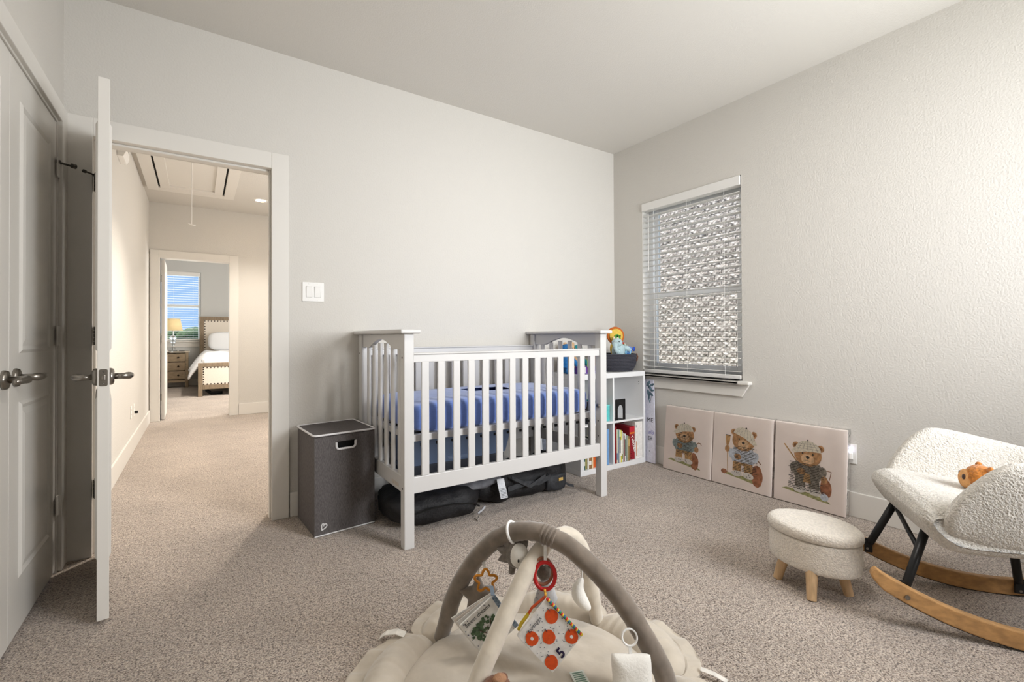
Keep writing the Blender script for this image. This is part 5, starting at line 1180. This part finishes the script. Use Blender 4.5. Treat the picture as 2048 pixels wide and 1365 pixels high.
# white moon, hanging from the back leg of the cream arch
mo = thing('plush_moon', 'white crescent shaped plush hanging beside the back leg of the cream arch', 'soft toy', (-2.06, -1.82, .10), G)
P = [(-2.071, -1.814, .216), (-2.082, -1.806, .185), (-2.080, -1.806, .155), (-2.066, -1.817, .128), (-2.050, -1.829, .108)]
mb = MB(); mb.tube(catmull(P, 5), [.003+.021*math.sin(PI*min(1, (i+.3)/21))**.8 for i in range(21)], 14); mb.build('body', M['white_plush'], mo, smooth=True)
MB().tube([(-2.071, -1.814, .216), (-2.072, -1.815, .310)], .0025, 6).build('ribbon', RW, mo)
# white cushion with a ring, standing on the mat
cu_ = thing('plush_cloud', 'square white plush cushion with a ring standing on the mat', 'soft toy', (-2.205, -2.135, .06), G)
mb = MB(); cc = V(-2.196, -2.150, .128); CX = V(.829, -.559, 0); CY = V(-.53, -.80, .28).normalized(); CZ = CX.cross(CY)*-1
CZ = CZ if CZ.z > 0 else -CZ
def cush(u, v):
    a = 2*PI*u; b = PI*(v-.5)*.999; x, y = math.cos(a), math.sin(a); k = 1/max(abs(x), abs(y))**.80; k *= 1+.03*math.cos(4*a)*-1
    rr_ = abs(math.cos(b))**.8; return cc+CX*.056*x*k*rr_+CZ*.054*y*k*rr_+CY*.024*math.sin(b)
mb.grid(cush, 48, 17, cu=True); mb.build('body', M['white_plush'], cu_, smooth=True)
top_c = cc+CZ*.052
ribbon(MB(), [top_c-CZ*.004, top_c+CZ*.020], CX*.009, .003).build('tab', RW, cu_)
torus(cu_, 'ring', top_c+CZ*.040, CY, .021, .0030, RW, n=36)
# brown plush lying on the mat at the near edge
br = thing('plush_brown', 'dark brown plush lying on the mat below the cloth books', 'soft toy', (-2.50, -1.96, .06)); BP = mat('chestnut_plush', (122, 80, 56), .95, (130, .6, .004), var=.12, vscale=90, sheen=.3)
fuzz(MB().ell((-2.522, -1.962, .100), (.050, .044, .040), nu=24, nv=16), 'head', BP, br, .004, .008)
fuzz(MB().ell((-2.545, -2.035, .092), (.048, .062, .040), ((.93, -.36, 0), (.36, .93, 0), (0, 0, 1)), 24, 16), 'body', BP, br, .004, .008)
for q, e_ in (((-2.585, -2.005, .085), (-2.615, -1.975, .075)), ((-2.505, -2.035, .085), (-2.468, -2.030, .075)), ((-2.590, -2.075, .082), (-2.625, -2.110, .072)), ((-2.535, -2.095, .082), (-2.525, -2.145, .072))): fuzz(MB().tube([q, V(*q).lerp(V(*e_), .6), e_], [.020, .021, .016], 10), 'limb', BP, br, .003, .008)
fuzz(MB().ell((-2.512, -1.968, .140), (.020, .018, .010), nu=14, nv=9), 'muzzle', mat('chestnut_light', (170, 128, 98), .95, (130, .6, .004), var=.1, vscale=90), br, .001, .008)
for q in ((-2.482, -1.935, .108), (-2.560, -1.935, .108)): fuzz(MB().ell(q, (.017, .015, .014), nu=12, nv=8), 'ear', BP, br, .002)

# ================================================================== FAR BEDROOM
bd_ = thing('bed', 'upholstered bed with a studded weathered wood frame in the far bedroom', 'bed', (-2.37, 8.2, 0))
W1 = M['bedwood']; xa, xb = -3.184, -1.55; yf = 7.07
for x in (xa, xb-.068): bx('foot_post', W1, bd_, x, x+.068, yf, yf+.075, 0, .604, .004)
bx('foot_rail', W1, bd_, xa+.068, xb-.068, yf+.005, yf+.07, .535, .604, .004); bx('foot_rail', W1, bd_, xa+.068, xb-.068, yf+.005, yf+.07, .125, .205, .004)
bx('foot_panel', M['linen'], bd_, xa+.068, xb-.068, yf+.012, yf+.06, .205, .535, .006)
yh = 9.32
for x in (xa+.03, xb-.11): bx('head_post', W1, bd_, x, x+.080, yh, yh+.09, 0, 1.53, .004)
bx('head_rail', W1, bd_, xa+.11, xb-.11, yh+.005, yh+.085, 1.45, 1.53, .004); bx('head_panel', M['linen'], bd_, xa+.11, xb-.11, yh+.015, yh+.07, .35, 1.45, .006)
for x in (xa+.01, xb-.05): bx('side_rail', W1, bd_, x, x+.04, yf+.07, yh, .20, .40, .004)
mb = MB()
def stud(x, y, z): mb.lathe([(.0125, 0), (.010, .005), (0, .007)], (x, y, z), 8, (0, -1, 0))
x = xa+.085
while x < xb-.09: stud(x, yf+.011, .520); stud(x, yf+.011, .220); x += .055
z = .262
while z < .50: stud(xa+.083, yf+.011, z); stud(xb-.083, yf+.011, z); z += .045
x = xa+.128
while x < xb-.12: stud(x, yh+.014, 1.432); x += .060
z = .50
while z < 1.41: stud(xa+.128, yh+.014, z); stud(xb-.128, yh+.014, z); z += .058
o = mb.build('studs', M['stud'], bd_); o['kind'] = 'stuff'
mm = MB(); 
def duvet(u, v):
    x = -3.33+1.95*u; y = 7.16+2.02*v; e = min(u, 1-u)*1.98
    z = .775-.36*max(0, 1-e/.30)**1.6-.10*max(0, 1-(y-7.16)/.16)**2+.03*mnoise.noise(V(x*3, y*2.5, 1))*1.2+.01*mnoise.noise(V(x*9, y*7, 3))
    x += .03*mnoise.noise(V(y*4, z*3, 2))
    return V(x, y, z)
mm.grid(duvet, 70, 70)
o = mm.build('duvet', M['bedding'], None, smooth=True); tag(o, 'puffy white duvet spread over the far bed', 'duvet'); s_ = o.modifiers.new('thick', 'SOLIDIFY'); s_.thickness = .03; s_.offset = -1; recentre(o)
o = recentre(top('mattress', MB().box(xa+.05, xb-.05, yf+.08, yh-.005, .34, .70), M['bedding'], 'white mattress under the duvet of the far bed', 'mattress', bevel=.05))
pw = MB(); pw.ell((-2.66, 9.10, .985), (.34, .10, .20), nu=36, nv=20, p=.55); recentre(top('pillow', pw, M['bedding'], 'white pillow standing against the studded headboard', 'pillow', smooth=True))
ub = MB(); ub.tube([(-3.07, 7.35, .15), (-3.04, 7.33, .07), (-2.98, 7.32, .03), (-2.80, 7.32, .03)], [.025, .03, .03, .03], 10); recentre(top('storage_roll', ub, M['black'], 'black rolled item on the carpet under the far bed', 'storage bag', smooth=True))
nd = thing('nightstand', 'weathered wood nightstand with three drawers beside the far bed', 'nightstand', (-3.62, 9.3, 0)); NW = M['nightwood']
nx0, nx1, ny0, ny1 = -3.90, -3.355, 9.125, 9.49
for x in (nx0, nx1-.05):
    for y in (ny0, ny1-.05): bx('leg', NW, nd, x, x+.05, y, y+.05, 0, .745, .003)
bx('side_panel', NW, nd, nx0+.008, nx0+.03, ny0+.05, ny1-.05, .12, .745, .002); bx('side_panel', NW, nd, nx1-.03, nx1-.008, ny0+.05, ny1-.05, .12, .745, .002)
bx('top', mat('pale_driftwood', (196, 184, 166), .6, (30, .2, .002), var=.14, vscale=14, stretch=(.7, 6, 6)), nd, nx0-.02, nx1+.02, ny0-.02, ny1+.005, .745, .775, .004); bx('apron_rail', NW, nd, nx0+.05, nx1-.05, ny0+.012, ny0+.035, .115, .165, .002)
bx('back_panel', NW, nd, nx0+.05, nx1-.05, ny1-.02, ny1-.01, .12, .745, .002); bx('bottom_panel', NW, nd, nx0+.03, nx1-.03, ny0+.03, ny1-.02, .15, .165, .002)
for z in (.180, .368, .556):
    d = bx('drawer', NW, nd, nx0+.056, nx1-.056, ny0+.006, ny0+.30, z, z+.172, .005)
    MB().lathe([(0, 0), (.008, 0), (.008, .012), (.019, .018), (.018, .026), (0, .03)], (-3.565 if False else -3.53, ny0+.006, z+.088), 14, (0, -1, 0)).build('knob', M['stud'], d, smooth=True)
lp = thing('table_lamp', 'table lamp with cream drum shade and glass ball base on the nightstand', 'lamp', (-3.625, 9.26, .775))
MB().lathe([(0, 0), (.075, 0), (.075, .016), (.02, .022), (0, .022)], (-3.625, 9.26, .776), 24).build('base', M['glassball'], lp, smooth=True)
for z, r in ((.835, .045), (.915, .036), (.985, .047), (1.06, .06)): MB().ell((-3.625, 9.26, z), (r, r, r*.8), nu=20, nv=12).build('glass_ball', M['glassball'], lp, smooth=True)
MB().tube([(-3.625, 9.26, .79), (-3.625, 9.26, 1.30)], .006, 8).build('stem', M['nickel'], lp)
mb = MB(); mb.lathe([(.170, 1.215), (.125, 1.470), (.122, 1.470), (.167, 1.215), (.170, 1.215)], (-3.625, 9.26, 0), 32); mb.build('lamp_shade', M['shade'], lp, smooth=True)
bk2 = thing('small_tray', 'thin dark tray lying on the nightstand', 'tray', (-3.46, 9.2, .775)); bx('tray', M['stud'], bk2, -3.52, -3.42, 9.14, 9.22, .7755, .786, .002)
for o in list(bpy.data.objects):
    if o.type == 'MESH' and o.parent is None and not o.get('label') and not o.get('kind'): print('UNTAGGED', o.name)
